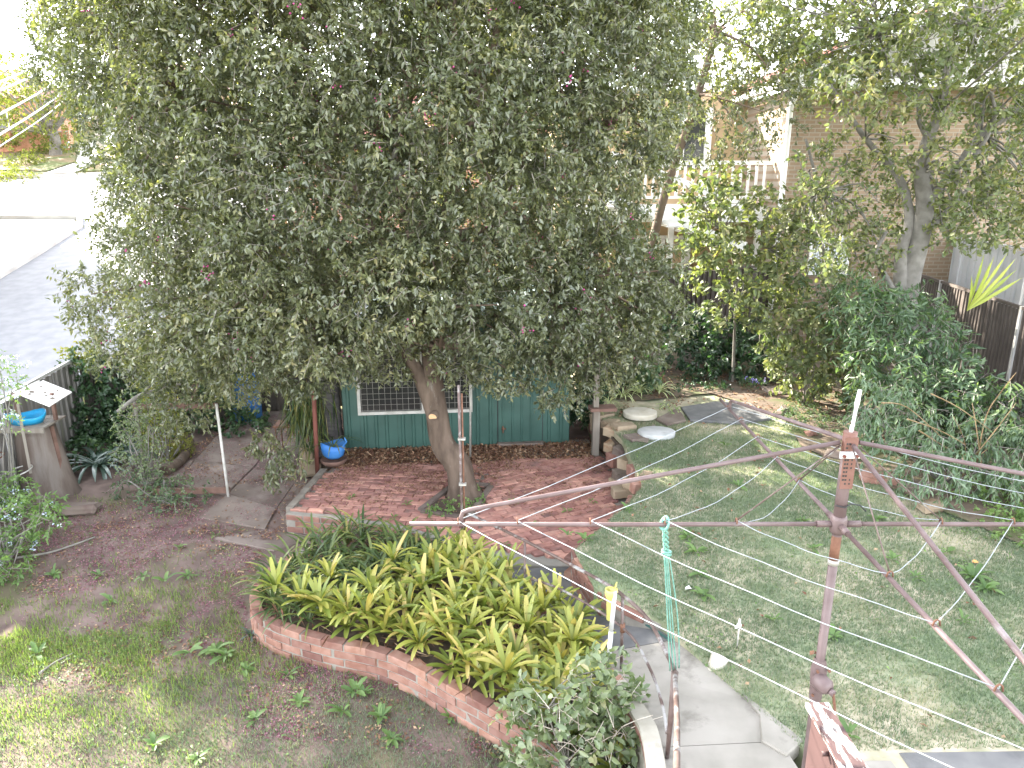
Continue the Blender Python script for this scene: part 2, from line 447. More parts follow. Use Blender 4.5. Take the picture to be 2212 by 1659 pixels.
def brick_wall_mat(name, c1, c2, mo, sx=1):
    m = bpy.data.materials.new(name); m.use_nodes = True; t = m.node_tree; N = t.nodes; L = t.links
    b = N['Principled BSDF']; b.inputs['Roughness'].default_value = .9
    tc = N.new('ShaderNodeTexCoord'); mp = N.new('ShaderNodeMapping'); L.new(tc.outputs['Object'], mp.inputs[0])
    mp.inputs['Rotation'].default_value = (math.pi / 2, 0, 0)
    bt = N.new('ShaderNodeTexBrick'); L.new(mp.outputs[0], bt.inputs['Vector'])
    bt.inputs['Color1'].default_value = (*c1, 1); bt.inputs['Color2'].default_value = (*c2, 1); bt.inputs['Mortar'].default_value = (*mo, 1)
    bt.inputs['Scale'].default_value = 1; bt.inputs['Brick Width'].default_value = .24 * sx; bt.inputs['Row Height'].default_value = .086 * sx
    bt.inputs['Mortar Size'].default_value = .011
    L.new(bt.outputs['Color'], b.inputs['Base Color'])
    bp = N.new('ShaderNodeBump'); bp.inputs['Distance'].default_value = .006; bp.invert = True
    L.new(bt.outputs['Fac'], bp.inputs['Height']); L.new(bp.outputs[0], b.inputs['Normal'])
    return m
M_house_brick = brick_wall_mat('tan_brick', (.235, .165, .105), (.28, .20, .135), (.31, .265, .21))
M_red_brick = brick_wall_mat('red_brick', (.40, .17, .12), (.46, .22, .16), (.5, .45, .4))

# ------------------------------------------------------------------ terrain and street
def zs(Y): return -1.15 + .197 * (np.clip(Y, 12, 62) - 12)
def sstep(a, b, x): t = np.clip((x - a) / (b - a), 0, 1); return t * t * (3 - 2 * t)
def gz(X, Y):
    X = np.asarray(X, float); Y = np.asarray(Y, float)
    wl = sstep(-8.3, -9.3, X)
    wl = np.maximum(wl, 0)
    base = -1.05 + .13 * np.clip(Y - 22, 0, 45)
    return base * (1 - wl) + (zs(Y) - .02) * wl
gx = np.concatenate([np.arange(-160, -40, 12), np.arange(-40, -12, 2.), np.arange(-12, -7, .25), np.arange(-7, 40, 2.), np.arange(40, 180, 12)])
gy = np.concatenate([np.arange(-40, -8, 8), np.arange(-8, 70, 2.), np.arange(70, 320, 15)])
mb = MB(); GX, GY = np.meshgrid(gx, gy); GZ = gz(GX, GY); nx = len(gx)
mb.add(list(zip(GX.ravel(), GY.ravel(), GZ.ravel())), [(j * nx + i, j * nx + i + 1, (j + 1) * nx + i + 1, (j + 1) * nx + i) for j in range(len(gy) - 1) for i in range(nx - 1)], True)
struct('ground', mb, mat('verge_grass', (.10, .12, .04), (.20, .17, .08), 2, .95, .02, 20))

zr = lambda x, y: zs(y) + .012
road = sheet([(-15.55, -10), (-9.2, -10), (-9.2, 33), (-9.0, 60), (-13, 60), (-14.5, 39.5), (-26, 37.0), (-45, 35), (-45, 27), (-21, 29.2), (-16.9, 29.2), (-16.2, 28), (-15.75, 24.5)], zr, 1.2)
struct('road', road, M_asph)
struct('side_street', sheet([(-34, 54.2), (-20, 54.0), (-20, 57.5), (-34, 58)], lambda x, y: zs(y) + .03, 1.5), M_asph)
def strip(pts, wd, z0, h):
    mb = MB(); P = [Vector(p) for p in pts]
    for i in range(len(P) - 1):
        a, b = P[i], P[i + 1]
        a3 = (a.x, a.y, float(zs(a.y)) + z0 + h / 2); b3 = (b.x, b.y, float(zs(b.y)) + z0 + h / 2)
        mb.beam(a3, b3, wd, h)
    return mb
kp = [(-15.6, -8), (-15.6, 12), (-15.6, 22), (-15.85, 24.6), (-16.3, 28), (-17.0, 29.3), (-21, 29.35), (-44, 27.2)]
struct('kerb', strip([Vector(p) for p in kp], .18, -.03, .17), M_kerb)
struct('kerb.001', strip([Vector(p) for p in [(-44, 34.9), (-26, 36.9), (-14.6, 39.4), (-13.1, 60)]], .18, -.03, .17), M_kerb)
struct('footpath', sheet([(-23.7, 38.2), (-22.3, 38.5), (-22.4, 41.3), (-26.0, 48), (-27.1, 48), (-23.7, 41.3)], lambda x, y: zs(y) + .035, 1), M_kerb)
struct('driveway', sheet([(-26.4, 47.9), (-17, 45), (-14.3, 48), (-14.3, 53), (-27, 52.5)], lambda x, y: zs(y) + .04, 1.5), M_kerb)
struct('driveway_white_verge', sheet([(-44, 14), (-15.75, 14), (-15.75, 22), (-15.95, 24.6), (-16.4, 28), (-17.1, 29.1), (-21, 29.2), (-44, 27)], lambda x, y: zs(y) + .03, 1.5), M_kerb)  # driveway widened over the verge, its pale concrete standing in for sun glare

# ------------------------------------------------------------------ yard levels
LOW = -.78
yz = lambda x, y: LOW + .05 * (fbm(x * 1.1, y * 1.1) - .5) + .015 * (vnoise(x * 6, y * 6) - .5)
yard_poly = [(-7.75, -1), (3, -1), (3, 9), (1.2, 14.2), (-8.2, 14.2)]
struct('lower_yard', sheet(yard_poly, yz, .22), M_yard)
LAWN = [(1.43, 14), (1.42, 11.61), (1.66, 10.2), (1.67, 8.54), (1.40, 8.0), (.66, 6.87), (.79, 6.15), (1.33, 5.60), (1.57, 4.99), (1.82, 4.51), (2.02, 4.1), (2.15, 2.5), (2.15, -1), (10, -1), (10, 21), (1.43, 21)]
lz = lambda x, y: .03 * (fbm(x * .9, y * .9) - .5) + .06 * sstep(13, 15, np.asarray(y)) - .0
struct('upper_lawn', sheet(LAWN, lz, .25, skirt=.9), M_lawn)
bed = [(1.6, 12.3), (2.3, 12.15), (3.6, 12.6), (4.45, 11.3), (4.2, 9.9), (4.8, 8.3), (5.3, 7.2), (6.2, 5.2), (9.5, 5), (9.9, 20), (1.6, 20)]
struct('garden_bed', sheet(bed, lambda x, y: lz(x, y) + .012 + .04 * fbm(x * 3, y * 3), .25), M_ground)
PATIO = [(-2.97, 8.80), (-2.83, 10.2), (-2.6, 11.3), (1.3, 11.75), (1.52, 10.9), (1.68, 9.6), (1.52, 8.7), (.72, 7.52), (-.22, 7.72), (-.80, 8.08), (-1.33, 8.40), (-2.2, 8.68)]
struct('patio_base', sheet(PATIO, lambda x, y: np.full(np.shape(x), -.535), .4, skirt=.3), M_mortar)

# left concrete path, laid in slabs
pth = bpy.data.objects.new('yard_path', None); C.objects.link(pth); pth['kind'] = 'structure'; pth.location = (-4.4, 10.5, LOW)
def slab(pts, z0, z1, parent, m, name='slab'):
    c = Vector((sum(p[0] for p in pts) / len(pts), sum(p[1] for p in pts) / len(pts)))
    q = [c + (Vector(p[:2]) - c) * (1 - .010 / max(.1, (Vector(p[:2]) - c).length)) for p in pts]
    z1l = z1 if hasattr(z1, '__len__') else [z1] * len(pts)
    mb = MB(); n = len(q)
    V = [(p.x, p.y, z0) for p in q] + [(p.x, p.y, z) for p, z in zip(q, z1l)]
    qi = [c + (p - c) * (1 - .012 / max(.1, (p - c).length)) for p in q]
    V = [(p.x, p.y, z0) for p in q] + [(p.x, p.y, z - .01) for p, z in zip(q, z1l)] + [(p.x, p.y, z) for p, z in zip(qi, z1l)]
    F = [tuple(range(2 * n, 3 * n))]
    for i in range(n):
        j = (i + 1) % n
        F += [(i, j, n + j, n + i), (n + i, n + j, 2 * n + j, 2 * n + i)]
    mb.add(V, F)
    return obj(name, mb, m, parent)
PZ = LOW + .03
for pts in ([(-5.15, 10.3), (-4.25, 10.0), (-4.2, 11.0), (-5.3, 11.35)], [(-4.25, 10.0), (-3.35, 9.5), (-3.35, 10.75), (-4.2, 11.0)],
            [(-4.35, 9.2), (-3.3, 8.85), (-3.35, 9.5), (-4.25, 10.0)], [(-5.3, 11.35), (-4.2, 11.0), (-4.25, 12.3), (-5.4, 12.5)],
            [(-4.2, 11.0), (-3.1, 10.7), (-3.25, 12.1), (-4.25, 12.3)], [(-5.4, 12.5), (-4.25, 12.3), (-3.25, 12.1), (-3.4, 13.9), (-5.2, 14.0)],
            [(-3.35, 9.5), (-3.02, 8.9), (-2.9, 10.3), (-3.35, 10.75)], [(-3.9, 8.6), (-3.0, 8.25), (-2.55, 8.62), (-3.3, 8.85)],
            [(-5.75, 10.5), (-5.15, 10.3), (-5.3, 11.35), (-5.8, 11.4)]):
    slab(pts, LOW - .1, PZ + rng.uniform(-.006, .006), pth, M_concb)

# curving path that climbs from the patio beside the planter
KL = [A(1040, 1228, -.46), A(1100, 1262, -.40), A(1190, 1322, -.30), A(1255, 1372, -.20), A(1310, 1420, -.11), A(1362, 1480, -.05), A(1404, 1545, 0), Vector((1.02, 4.15, .02)), Vector((.98, 3.5, .02)), Vector((.95, 2.2, .02))]
KL = smooth_path(KL, 4)
RL = [A(1236, 1218, -.49), A(1262, 1262, -.42), A(1310, 1300, -.30), A(1380, 1338, -.17), A(1440, 1362, -.08), A(1490, 1405, -.03), A(1530, 1440, -.004), A(1590, 1490, -.004), A(1640, 1530, -.004), Vector((1.85, 4.3, -.004)), Vector((1.95, 3.5, -.004)), Vector((2.0, 2.2, -.004))]
RL = smooth_path(RL, 4)
def at_frac(P, f):
    d = [0]
    for i in range(len(P) - 1): d.append(d[-1] + (P[i + 1] - P[i]).length)
    t = f * d[-1]
    for i in range(len(P) - 1):
        if d[i + 1] >= t: return P[i].lerp(P[i + 1], (t - d[i]) / max(1e-6, d[i + 1] - d[i]))
    return P[-1]
cp = bpy.data.objects.new('garden_path', None); C.objects.link(cp); cp['kind'] = 'structure'; cp.location = (.9, 5.5, -.2)
cuts = [0, .13, .40, .64, .78, 1]
for i in range(len(cuts) - 1):
    f0, f1 = cuts[i], cuts[i + 1]; n = 6
    a = [at_frac(KL, f0 + (f1 - f0) * k / n) for k in range(n + 1)]; b = [at_frac(RL, f0 + (f1 - f0) * k / n) for k in range(n + 1)]
    a[0] = a[0].lerp(a[1], .02); b[0] = b[0].lerp(b[1], .02); a[-1] = a[-1].lerp(a[-2], .02); b[-1] = b[-1].lerp(b[-2], .02)
    mb = MB(); V = []
    for k in range(n + 1):
        za = min(a[k].z - .06, -.012); zb = b[k].z - .008
        za = min(za, zb + .02)
        for s_ in range(4):
            q = a[k].lerp(b[k], s_ / 3); V.append((q.x, q.y, za + (zb - za) * s_ / 3))
    m4 = n + 1
    F = [(k * 4 + s_, k * 4 + s_ + 1, (k + 1) * 4 + s_ + 1, (k + 1) * 4 + s_) for k in range(n) for s_ in range(3)]
    V2 = [(x, y, z - .12) for x, y, z in V]; nv = len(V)
    ring = [k * 4 for k in range(n + 1)] + [n * 4 + 1, n * 4 + 2] + [k * 4 + 3 for k in range(n, -1, -1)] + [2, 1]
    F += [(ring[j], ring[j] + nv, ring[(j + 1) % len(ring)] + nv, ring[(j + 1) % len(ring)]) for j in range(len(ring))]
    mb.add(V + V2, F)
    obj('slab', mb, M_concd if i < 2 else M_conc, cp)
# loose slabs where the path meets the lawn and the dark paving at the foot of the hoist
slab([A(1600, 1492, .01).xy, A(1740, 1598, .01).xy, A(1700, 1632, .01).xy, A(1645, 1600, .01).xy, A(1640, 1540, .01).xy], -.1, .008, cp, M_conc)
slab([(2.08, 4.02), (2.55, 4.02), (2.6, 3.4), (2.08, 3.4)], -.1, .006, cp, M_conc)
slab([(2.62, 4.08), (5.2, 4.12), (5.2, 2.0), (2.65, 2.0)], -.1, .012, cp, M_concd)
slab([A(1060, 1196, -.49).xy, A(1228, 1212, -.49).xy, A(1232, 1225, -.49).xy, A(1045, 1222, -.49).xy], -.6, -.478, cp, M_conc)
slab([A(870, 1180, -.45).xy, A(1064, 1192, -.45).xy, A(1020, 1245, -.45).xy, A(900, 1225, -.45).xy], -.6, -.43, cp, M_conc)
# slabs in the back garden
gp = bpy.data.objects.new('garden_paving', None); C.objects.link(gp); gp['kind'] = 'structure'; gp.location = (3.2, 11.5, 0)
slab([A(1545, 868, .03).xy, A(1620, 870, .03).xy, A(1668, 905, .03).xy, A(1590, 915, .03).xy, A(1490, 908, .03).xy, A(1470, 880, .03).xy], -.05, .045, gp, M_concd)
slab([A(1465, 880, .03).xy, A(1484, 908, .03).xy, A(1440, 918, .03).xy, A(1415, 905, .03).xy], -.05, .038, gp, M_concb)
slab([A(1640, 838, .03).xy, A(1730, 832, .03).xy, A(1760, 848, .03).xy, A(1660, 856, .03).xy], -.05, .06, gp, M_concb)
slab([A(1385, 930, .03).xy, A(1415, 915, .03).xy, A(1400, 955, .03).xy, A(1370, 950, .03).xy], -.05, .03, gp, M_concb)

# ------------------------------------------------------------------ bricks
def brick_mesh(nm, d, jit=.003, bev=.006, seed=0):
    bm = bmesh.new(); bmesh.ops.create_cube(bm, size=1)
    for v in bm.verts: v.co = Vector((v.co.x * d[0], v.co.y * d[1], v.co.z * d[2]))
    bmesh.ops.bevel(bm, geom=bm.edges[:], offset=bev, segments=1, affect='EDGES')
    rg = random.Random(seed)
    for v in bm.verts: v.co += Vector((rg.uniform(-jit, jit), rg.uniform(-jit, jit), rg.uniform(-jit, jit)))
    me = bpy.data.meshes.new(nm); bm.to_mesh(me); bm.free(); return me
PAVERS = [brick_mesh('brick', (.226, .108, .06), .003, .006, i) for i in range(4)]
WBRICKS = [brick_mesh('brick', (.226, .108, .074), .003, .005, 10 + i) for i in range(4)]
for q in PAVERS: q.materials.append(M_paver)
for q in WBRICKS: q.materials.append(M_brick)

# patio paving: rows that fan from left to right
paving = bpy.data.objects.new('patio_paving', None); C.objects.link(paving); paving['kind'] = 'structure'; paving.location = (-.8, 9.6, -.5)
tree_sq = [A(905, 1105, -.5), A(985, 1045, -.5), A(1062, 1050, -.5), A(1010, 1120, -.5)]
tree_sq = [(p.x, p.y) for p in tree_sq]
spots = []
def lay(poly, ang, o, skip=None):
    ca, sa = math.cos(ang), math.sin(ang)
    for r in range(-40, 40):
        for c in range(-30, 30):
            lx = (c + (.5 if r % 2 else 0)) * .236; ly = r * .117
            X = o[0] + ca * lx - sa * ly; Y = o[1] + sa * lx + ca * ly
            if inpoly(np.array([X]), np.array([Y]), poly)[0]: spots.append((X, Y, ang))
split = lambda s: [(-.62, 12), (-.42, 7)]
PL = [(-2.88, 8.86), (-2.74, 10.15), (-2.5, 10.95), (-.5, 11.1), (-.45, 7.9), (-.80, 8.16), (-1.33, 8.48), (-2.2, 8.76)]
PR = [(-.44, 11.1), (1.30, 11.1), (1.52, 10.6), (1.58, 9.6), (1.43, 8.8), (.68, 7.6), (-.16, 7.8), (-.40, 7.95)]
lay(PL, math.radians(-7), (-1.6, 9.5)); lay(PR, math.radians(27), (.5, 9.3))
spots = [s for s in spots if not inpoly(np.array([s[0]]), np.array([s[1]]), tree_sq)[0] and s[1] < 10.75 + .1 * s[0]]
spots.sort(key=lambda s: s[1])
restmb = MB()
for i, (X, Y, a) in enumerate(spots):
    z = -.53 + rng.uniform(-.004, .004); rot = (rng.normal() * .012, rng.normal() * .012, a + rng.normal() * .012)
    if i < 298: place('brick', PAVERS[i % 4], (X, Y, z), rot, paving)
    else: restmb.box((X, Y, z), (.226, .108, .06), a)
if restmb.v: obj('bricks_beyond', restmb, M_paver, paving, kind='stuff')
for i, (X, Y, a) in enumerate([(*A(1003 + k * 0, 998, -.5).xy, .1) for k in range(0)]): pass

def lay_wall(parent, pts, z0, courses, me, tk=.11, L=.238, H=.086, skip=None, lean=0, zf=None, jit=.004):
    P = densify([Vector(p) for p in pts], .02, False); d = [0]
    for i in range(len(P) - 1): d.append(d[-1] + (P[i + 1] - P[i]).length)
    out = []
    for c in range(courses):
        s = L * (.5 if c % 2 else 0) + L / 2
        while s < d[-1]:
            i = int(np.searchsorted(d, s)); i = min(max(i, 1), len(P) - 1)
            p = P[i]; t = (P[min(i + 4, len(P) - 1)] - P[max(i - 5, 0)]).normalized(); nn = Vector((-t.y, t.x))
            z = (zf(s / d[-1]) if zf else z0) + c * H + H / 2
            if not (skip and skip(s / d[-1], c)):
                q = p + nn * (lean * c + rng.normal() * jit)
                out.append(place('brick', me[int(rng.integers(len(me)))], (q.x, q.y, z), (rng.normal() * .01, rng.normal() * .01, math.atan2(t.y, t.x) + rng.normal() * .012), parent))
            s += L
    return out
def mortar_core(pts, z0, z1, tk, m, parent, name='mortar', zf=None):
    P = densify([Vector(p) for p in pts], .12, False); mb = MB(); n = len(P)
    V = []
    for i, p in enumerate(P):
        t = (P[min(i + 1, n - 1)] - P[max(i - 1, 0)]).normalized(); nn = Vector((-t.y, t.x)) * tk / 2
        za, zb = (z0, z1) if not zf else zf(i / (n - 1))
        V += [(p.x - nn.x, p.y - nn.y, za), (p.x + nn.x, p.y + nn.y, za), (p.x + nn.x, p.y + nn.y, zb), (p.x - nn.x, p.y - nn.y, zb)]
    F = [(i * 4 + a, i * 4 + (a + 1) % 4, (i + 1) * 4 + (a + 1) % 4, (i + 1) * 4 + a) for i in range(n - 1) for a in range(4)]
    F += [(0, 1, 2, 3), ((n - 1) * 4 + 3, (n - 1) * 4 + 2, (n - 1) * 4 + 1, (n - 1) * 4)]
    mb.add(V, F); return obj(name, mb, m, parent)

# planter outer wall
PWALL = smooth_path([Vector(p) for p in [(-2.45, 7.75), (-2.72, 7.25), (-2.70, 6.75), (-2.45, 6.36), (-1.85, 6.06), (-1.1, 5.80), (-.42, 5.30), (.10, 4.90), (.50, 4.55), (.75, 4.0)]], 6)
pw = thing('planter_wall', 'low curved red brick wall round the bed of yellow green bromeliads', 'wall', (-1.3, 5.9, LOW))
lay_wall(pw, PWALL, -.80, 4, WBRICKS)
mortar_core(PWALL, -.85, -.475, .092, M_mortar, pw)
PLANTER = [(p.x, p.y) for p in PWALL] + [(p.x - .05, p.y) for p in KL[::-1] if p.y > 4.0] + [(-.9, 7.9), (-2.0, 8.4)]
struct('planter_soil', sheet(PLANTER, lambda x, y: -.55 + .08 * fbm(x * 4, y * 4), .12), M_soil)

# edging of the patio (front and left)
pe = thing('patio_edging', 'low red brick edge stepping down from the patio to the yard', 'edging', (-1.6, 8.5, LOW))
FE = [(-2.98, 8.82), (-2.2, 8.66), (-1.33, 8.36), (-.80, 8.03), (-.3, 7.74)]
lay_wall(pe, [Vector(p) for p in FE], -.76, 3, WBRICKS); mortar_core([Vector(p) for p in FE], -.85, -.50, .09, M_mortar, pe)
ted = thing('timber_edging', 'grey timber sleeper along the left side of the brick patio', 'sleeper', (-2.93, 9.6, -.6))
obj('plank', MB().beam((-2.985, 8.93, -.55), (-2.86, 10.3, -.55), .10, .14), M_grey_timber, ted)
obj('brick_support', MB().beam((-2.985, 8.93, -.72), (-2.86, 10.3, -.72), .09, .18), M_render, ted)

# square of edging round the trunk
te = thing('tree_surround', 'concrete strip edging framing the soil round the tree trunk', 'edging', (-.7, 9.3, -.5))
for i in range(4):
    a = Vector((*tree_sq[i], -.5)); b = Vector((*tree_sq[(i + 1) % 4], -.5))
    obj('edging_strip', MB().beam(a + (b - a) * .03, b - (b - a) * .05, .075, .06), M_concb, te)
struct('tree_soil', sheet(tree_sq, lambda x, y: -.515 + .02 * fbm(x * 8, y * 8), .08), M_soil)

# path side wall: render, brick course, cement coping
pkw = thing('path_kerb_wall', 'curving rendered wall with pale cement coping beside the garden path', 'wall', (.8, 5.2, -.3))
KC = [p.copy() for p in KL if p.y > 2.3]
def kz(f): return at_frac(KC, f).z
Kxy = [Vector((p.x - .055, p.y)) for p in KC]
mortar_core(Kxy, 0, 0, .075, M_render, pkw, 'rendered_face', zf=lambda f: (-.62, kz(f) - .10))
lay_wall(pkw, Kxy, 0, 1, WBRICKS, zf=lambda f: kz(f) - .113, jit=.002)
mortar_core(Kxy, 0, 0, .125, M_coping, pkw, 'coping', zf=lambda f: (kz(f) - .036, kz(f) + .004))

# brick retaining wall between the path and the upper lawn
rw = thing('lawn_retaining_wall', 'orange brick retaining wall shrinking along the path below the lawn', 'wall', (1.0, 6.3, -.3))
RW = [Vector(p) for p in [(.68, 7.02), (.70, 6.72), (.82, 6.22), (1.08, 5.86), (1.38, 5.62)]]
lay_wall(rw, RW, -.44, 5, WBRICKS, skip=lambda f, c: c < 5 * f - .6)
mortar_core(RW, 0, 0, .09, M_mortar, rw, zf=lambda f: (-.5, -.035))

# tumbled stone wall between patio and lawn
sw = thing('stone_edge_wall', 'tumbled wall of sandstone blocks and bricks at the right of the patio', 'wall', (1.6, 10, -.4))
def stone(nm, c, d, rz, m=M_sand, rx=0, ry=0):
    me = brick_mesh(nm, d, .012, .014, int(rng.integers(1e6))); me.materials.append(m)
    return place(nm, me, c, (rx, ry, rz), sw)
for (x, y, z, d, rz, m) in [(1303, 900, -.02, (.34, .22, .09), .5, M_sand), (1318, 915, -.03, (.30, .20, .10), .9, M_sand), (1322, 930, -.05, (.26, .2, .14), 1.0, M_sand),
        (1348, 925, .0, (.34, .24, .13), .3, M_sand), (1372, 950, -.02, (.30, .24, .12), .5, M_concb), (1322, 962, -.22, (.26, .17, .15), .9, M_sand), (1345, 975, -.16, (.24, .2, .14), .7, M_concb),
        (1330, 992, -.30, (.24, .2, .2), .4, M_brick), (1352, 1000, -.2, (.24, .17, .17), .9, M_sand), (1345, 1025, -.33, (.26, .2, .14), .3, M_concb), (1305, 930, -.36, (.22, .16, .16), .8, M_brick),
        (1312, 950, -.42, (.24, .18, .16), 1.1, M_brick), (1372, 1018, -.1, (.2, .2, .16), .2, M_brick), (1370, 1042, -.25, (.26, .22, .16), .6, M_sand), (1345, 1062, -.42, (.30, .2, .14), .1, M_sand),
        (1376, 1052, -.1, (.15, .12, .16), .3, M_brick), (1335, 1040, -.45, (.22, .16, .1), .4, M_sand), (1392, 1030, -.02, (.25, .12, .08), .9, M_sand), (1290, 912, -.2, (.2, .2, .3), .3, M_sand), (1288, 925, -.42, (.2, .2, .2), .3, M_brick)]:
    p = A(x, y, z); stone('stone', p, d, rz, m, rng.normal() * .08, rng.normal() * .08)
mortar_core([Vector((1.52, 11.8)), Vector((1.62, 10.9)), Vector((1.85, 9.6)), Vector((1.78, 8.6)), Vector((1.45, 8.02)), Vector((.75, 7.0))], -.6, -.10, .22, M_soil, sw, 'earth_core')
lay_wall(sw, [Vector((1.60, 8.75)), Vector((1.36, 8.1)), Vector((.95, 7.5)), Vector((.66, 7.08))], -.5, 4, WBRICKS, skip=lambda f, c: rng.random() < .15)
# ------------------------------------------------------------------ corrugated sheets
def corr(mb, x0, x1, z0, z1, y=0, pitch=.17, rib=.03, dep=.018, tk=0):
    """vertical ribbed sheet in the local xz plane, ribs proud towards -y"""
    xs = [x0]; ys = [0]; x = x0 + pitch * .5
    while x + rib * 2 < x1:
        xs += [x - rib, x - rib * .55, x + rib * .55, x + rib]; ys += [0, -dep, -dep, 0]; x += pitch
    xs.append(x1); ys.append(0); n = len(xs)
    V = [(a, y + b, z0) for a, b in zip(xs, ys)] + [(a, y + b, z1) for a, b in zip(xs, ys)]
    return mb.add(V, [(i, i + 1, n + i + 1, n + i) for i in range(n - 1)])

# ------------------------------------------------------------------ shed
shed = thing('garden_shed', 'dark green corrugated metal shed behind the leaning tree trunk', 'shed', (-2.72, 11.14, -.5), rz=math.radians(5.6))
for x0, x1 in [(0, .26), (.26, .86), (.86, 1.46), (1.46, 2.06), (2.06, 2.49)]:
    z1 = .60 if .2 < x0 < 2 else 2.1
    obj('wall_sheet', corr(MB(), x0 + .002, x1 - .002, 0, z1, pitch=.17 if x0 < 2 else .21), M_green_sheet, shed, local=True)
for x0, x1 in [(.26, 1.16), (1.16, 2.06)]:
    obj('wall_sheet', corr(MB(), x0 + .002, x1 - .002, 1.78, 2.1), M_green_sheet, shed, local=True)
obj('wall_sheet', corr(MB(), 3.25, 3.69, -.02, 2.1, pitch=.2), M_green_sheet, shed, local=True)
door = obj('door', corr(MB(), 2.505, 3.235, .05, 2.0, y=-.012, pitch=.155, rib=.02, dep=.012), M_green_sheet, shed, local=True)
mb = MB(); mb.tube([(2.58, -.05, .22), (2.58, -.05, .34)], .011); mb.tube([(2.56, -.03, .30), (2.56, -.08, .30), (2.62, -.08, .30), (2.62, -.03, .30)], .009)
obj('door_bolt', mb, M_rust, door, local=True)
obj('door_sill', MB().box((2.87, -.04, .01), (.76, .12, .07)), M_concb, shed, local=True)
mb = MB()
for xx in (2.495, 3.243): mb.box((xx, .02, 1.03), (.018, .03, 2.05))
obj('door_gap', mb, M_black, shed, local=True)  # black strips standing in for the shaded gaps beside the door
mb = MB().box((1.85, 1.25, 1.05), (3.66, 2.4, 2.08)); obj('inner_box', mb, M_black, shed, local=True)  # plain black box filling the inside of the shed
for xx, s_ in ((-.004, 1), (3.694, -1)):
    mb = MB(); corr(mb, 0, 2.5, 0, 2.1, pitch=.2)
    mb.v = [(xx + s_ * y, x, z) for x, y, z in mb.v]; obj('side_sheet', mb, M_green_sheet, shed, local=True)
mb = MB(); corr(mb, -.15, 3.85, -.2, 2.75, pitch=.19)
mb.v = [(x, z, 2.14 - y + z * .06) for x, y, z in mb.v]; obj('roof', mb, M_green_sheet, shed, local=True)
win = obj('window_frame', MB().box((1.16, -.02, .625), (1.84, .06, .05)).box((.265, -.02, 1.2), (.05, .06, 1.1)).box((2.055, -.02, 1.2), (.05, .06, 1.1)).box((1.16, -.02, 1.755), (1.84, .06, .05)).box((1.28, -.022, 1.19), (.04, .05, 1.08)), M_white_old, shed, local=True)
obj('window_pane', MB().box((1.16, .0, 1.19), (1.76, .012, 1.1)), M_glass_dk, win, local=True)
mb = MB()
for k in range(19): mb.tube([(.31 + k * .093, -.058, .64), (.31 + k * .093, -.058, 1.74)], .0026, 4, False)
for k in range(12): mb.tube([(.28, -.0615, .68 + k * .093), (2.04, -.0615, .68 + k * .093)], .0026, 4, False)
obj('security_mesh', mb, M_wire, win, local=True)

# ------------------------------------------------------------------ fences
def sheet_fence(name, label, cat, pts, zf, h, m, mrail, msheet_w=.78, pitch=.19, post_m=None, face=1, flat=False, ribm=None, group=None):
    P = [Vector(p) for p in pts]; root = thing(name, label, cat, (P[0].x, P[0].y, zf(P[0].x, P[0].y)), group)
    post_m = post_m or mrail
    for s_ in range(len(P) - 1):
        a, b = P[s_], P[s_ + 1]; d = (b - a); L_ = d.length; d.normalize(); nn = Vector((-d.y, d.x)) * face
        k = max(1, round(L_ / 2.36))
        for q in range(k):
            u0 = L_ * q / k; u1 = L_ * (q + 1) / k
            za = zf(*(a + d * u0)); zb = zf(*(a + d * u1))
            npan = 3
            for r in range(npan):
                w0 = u0 + .03 + (u1 - u0 - .06) * r / npan; w1 = u0 + .03 + (u1 - u0 - .06) * (r + 1) / npan
                mb = MB(); corr(mb, w0 + .002, w1 - .002, 0, h - .04, pitch=pitch, rib=.035, dep=.03)
                z_ = za + (zb - za) * r / npan
                mb.v = [(a.x + d.x * x + nn.x * -y, a.y + d.y * x + nn.y * -y, z + z_) for x, y, z in mb.v]
                obj('fence_sheet', mb, m, root)
            A3 = Vector((*(a + d * u0), za + h)); B3 = Vector((*(a + d * u1), zb + h))
            obj('top_rail', MB().beam(A3, B3, .055, .05), mrail, root)
            pb = a + d * u0
            obj('post', MB().box((pb.x, pb.y, za + h / 2 + .0), (.06, .06, h + .052), math.atan2(d.y, d.x)), post_m, root)
        pb = b
        if s_ == len(P) - 2: obj('post', MB().box((pb.x, pb.y, zf(*pb) + h / 2), (.058, .058, h + .05), math.atan2(d.y, d.x)), post_m, root)
    return root
sheet_fence('street_fence', 'pale grey ribbed metal fence along the street beside the stump', 'fence', [(-7.45, 4.0), (-7.50, 10.17), (-7.86, 12.67)], lambda x, y: -.85, 1.5, M_fence, M_fence_rail, pitch=.20, face=-1)
sheet_fence('return_fence', 'dark metal fence with ivy turning away from the street fence corner', 'fence', [(-7.80, 12.75), (-3.0, 14.9)], lambda x, y: -.85, 1.5, M_fence_dk, M_fence_dk, face=-1)
sheet_fence('back_fence', 'dark brown metal fence behind the back garden shrubs', 'fence', [(-2.9, 14.95), (1.2, 15.4), (9.1, 17.6)], lambda x, y: 0.0, 1.85, M_fence_dk, M_fence_dk, pitch=.12, face=-1)
rfz = lambda x, y: -.02
sheet_fence('side_fence', 'dark brown fence with grey posts along the right side of the garden', 'fence', [(9.05, 17.6), (8.62, 14.6), (8.15, 11.5), (7.8, 8.8), (7.5, 6.2), (7.3, 3.4)], rfz, 1.80, M_fence_dk, M_fence_dk, pitch=.12, post_m=M_fence_rail, face=1)
sheet_fence('neighbour_fence', 'pale grey ribbed metal fence standing behind the dark side fence', 'fence', [(10.4, 20.5), (9.9, 16.2), (9.45, 12.8), (9.1, 10.0), (8.7, 6)], lambda x, y: .35, 2.15, M_pale_sheet, M_pale_sheet, pitch=.26, face=1)

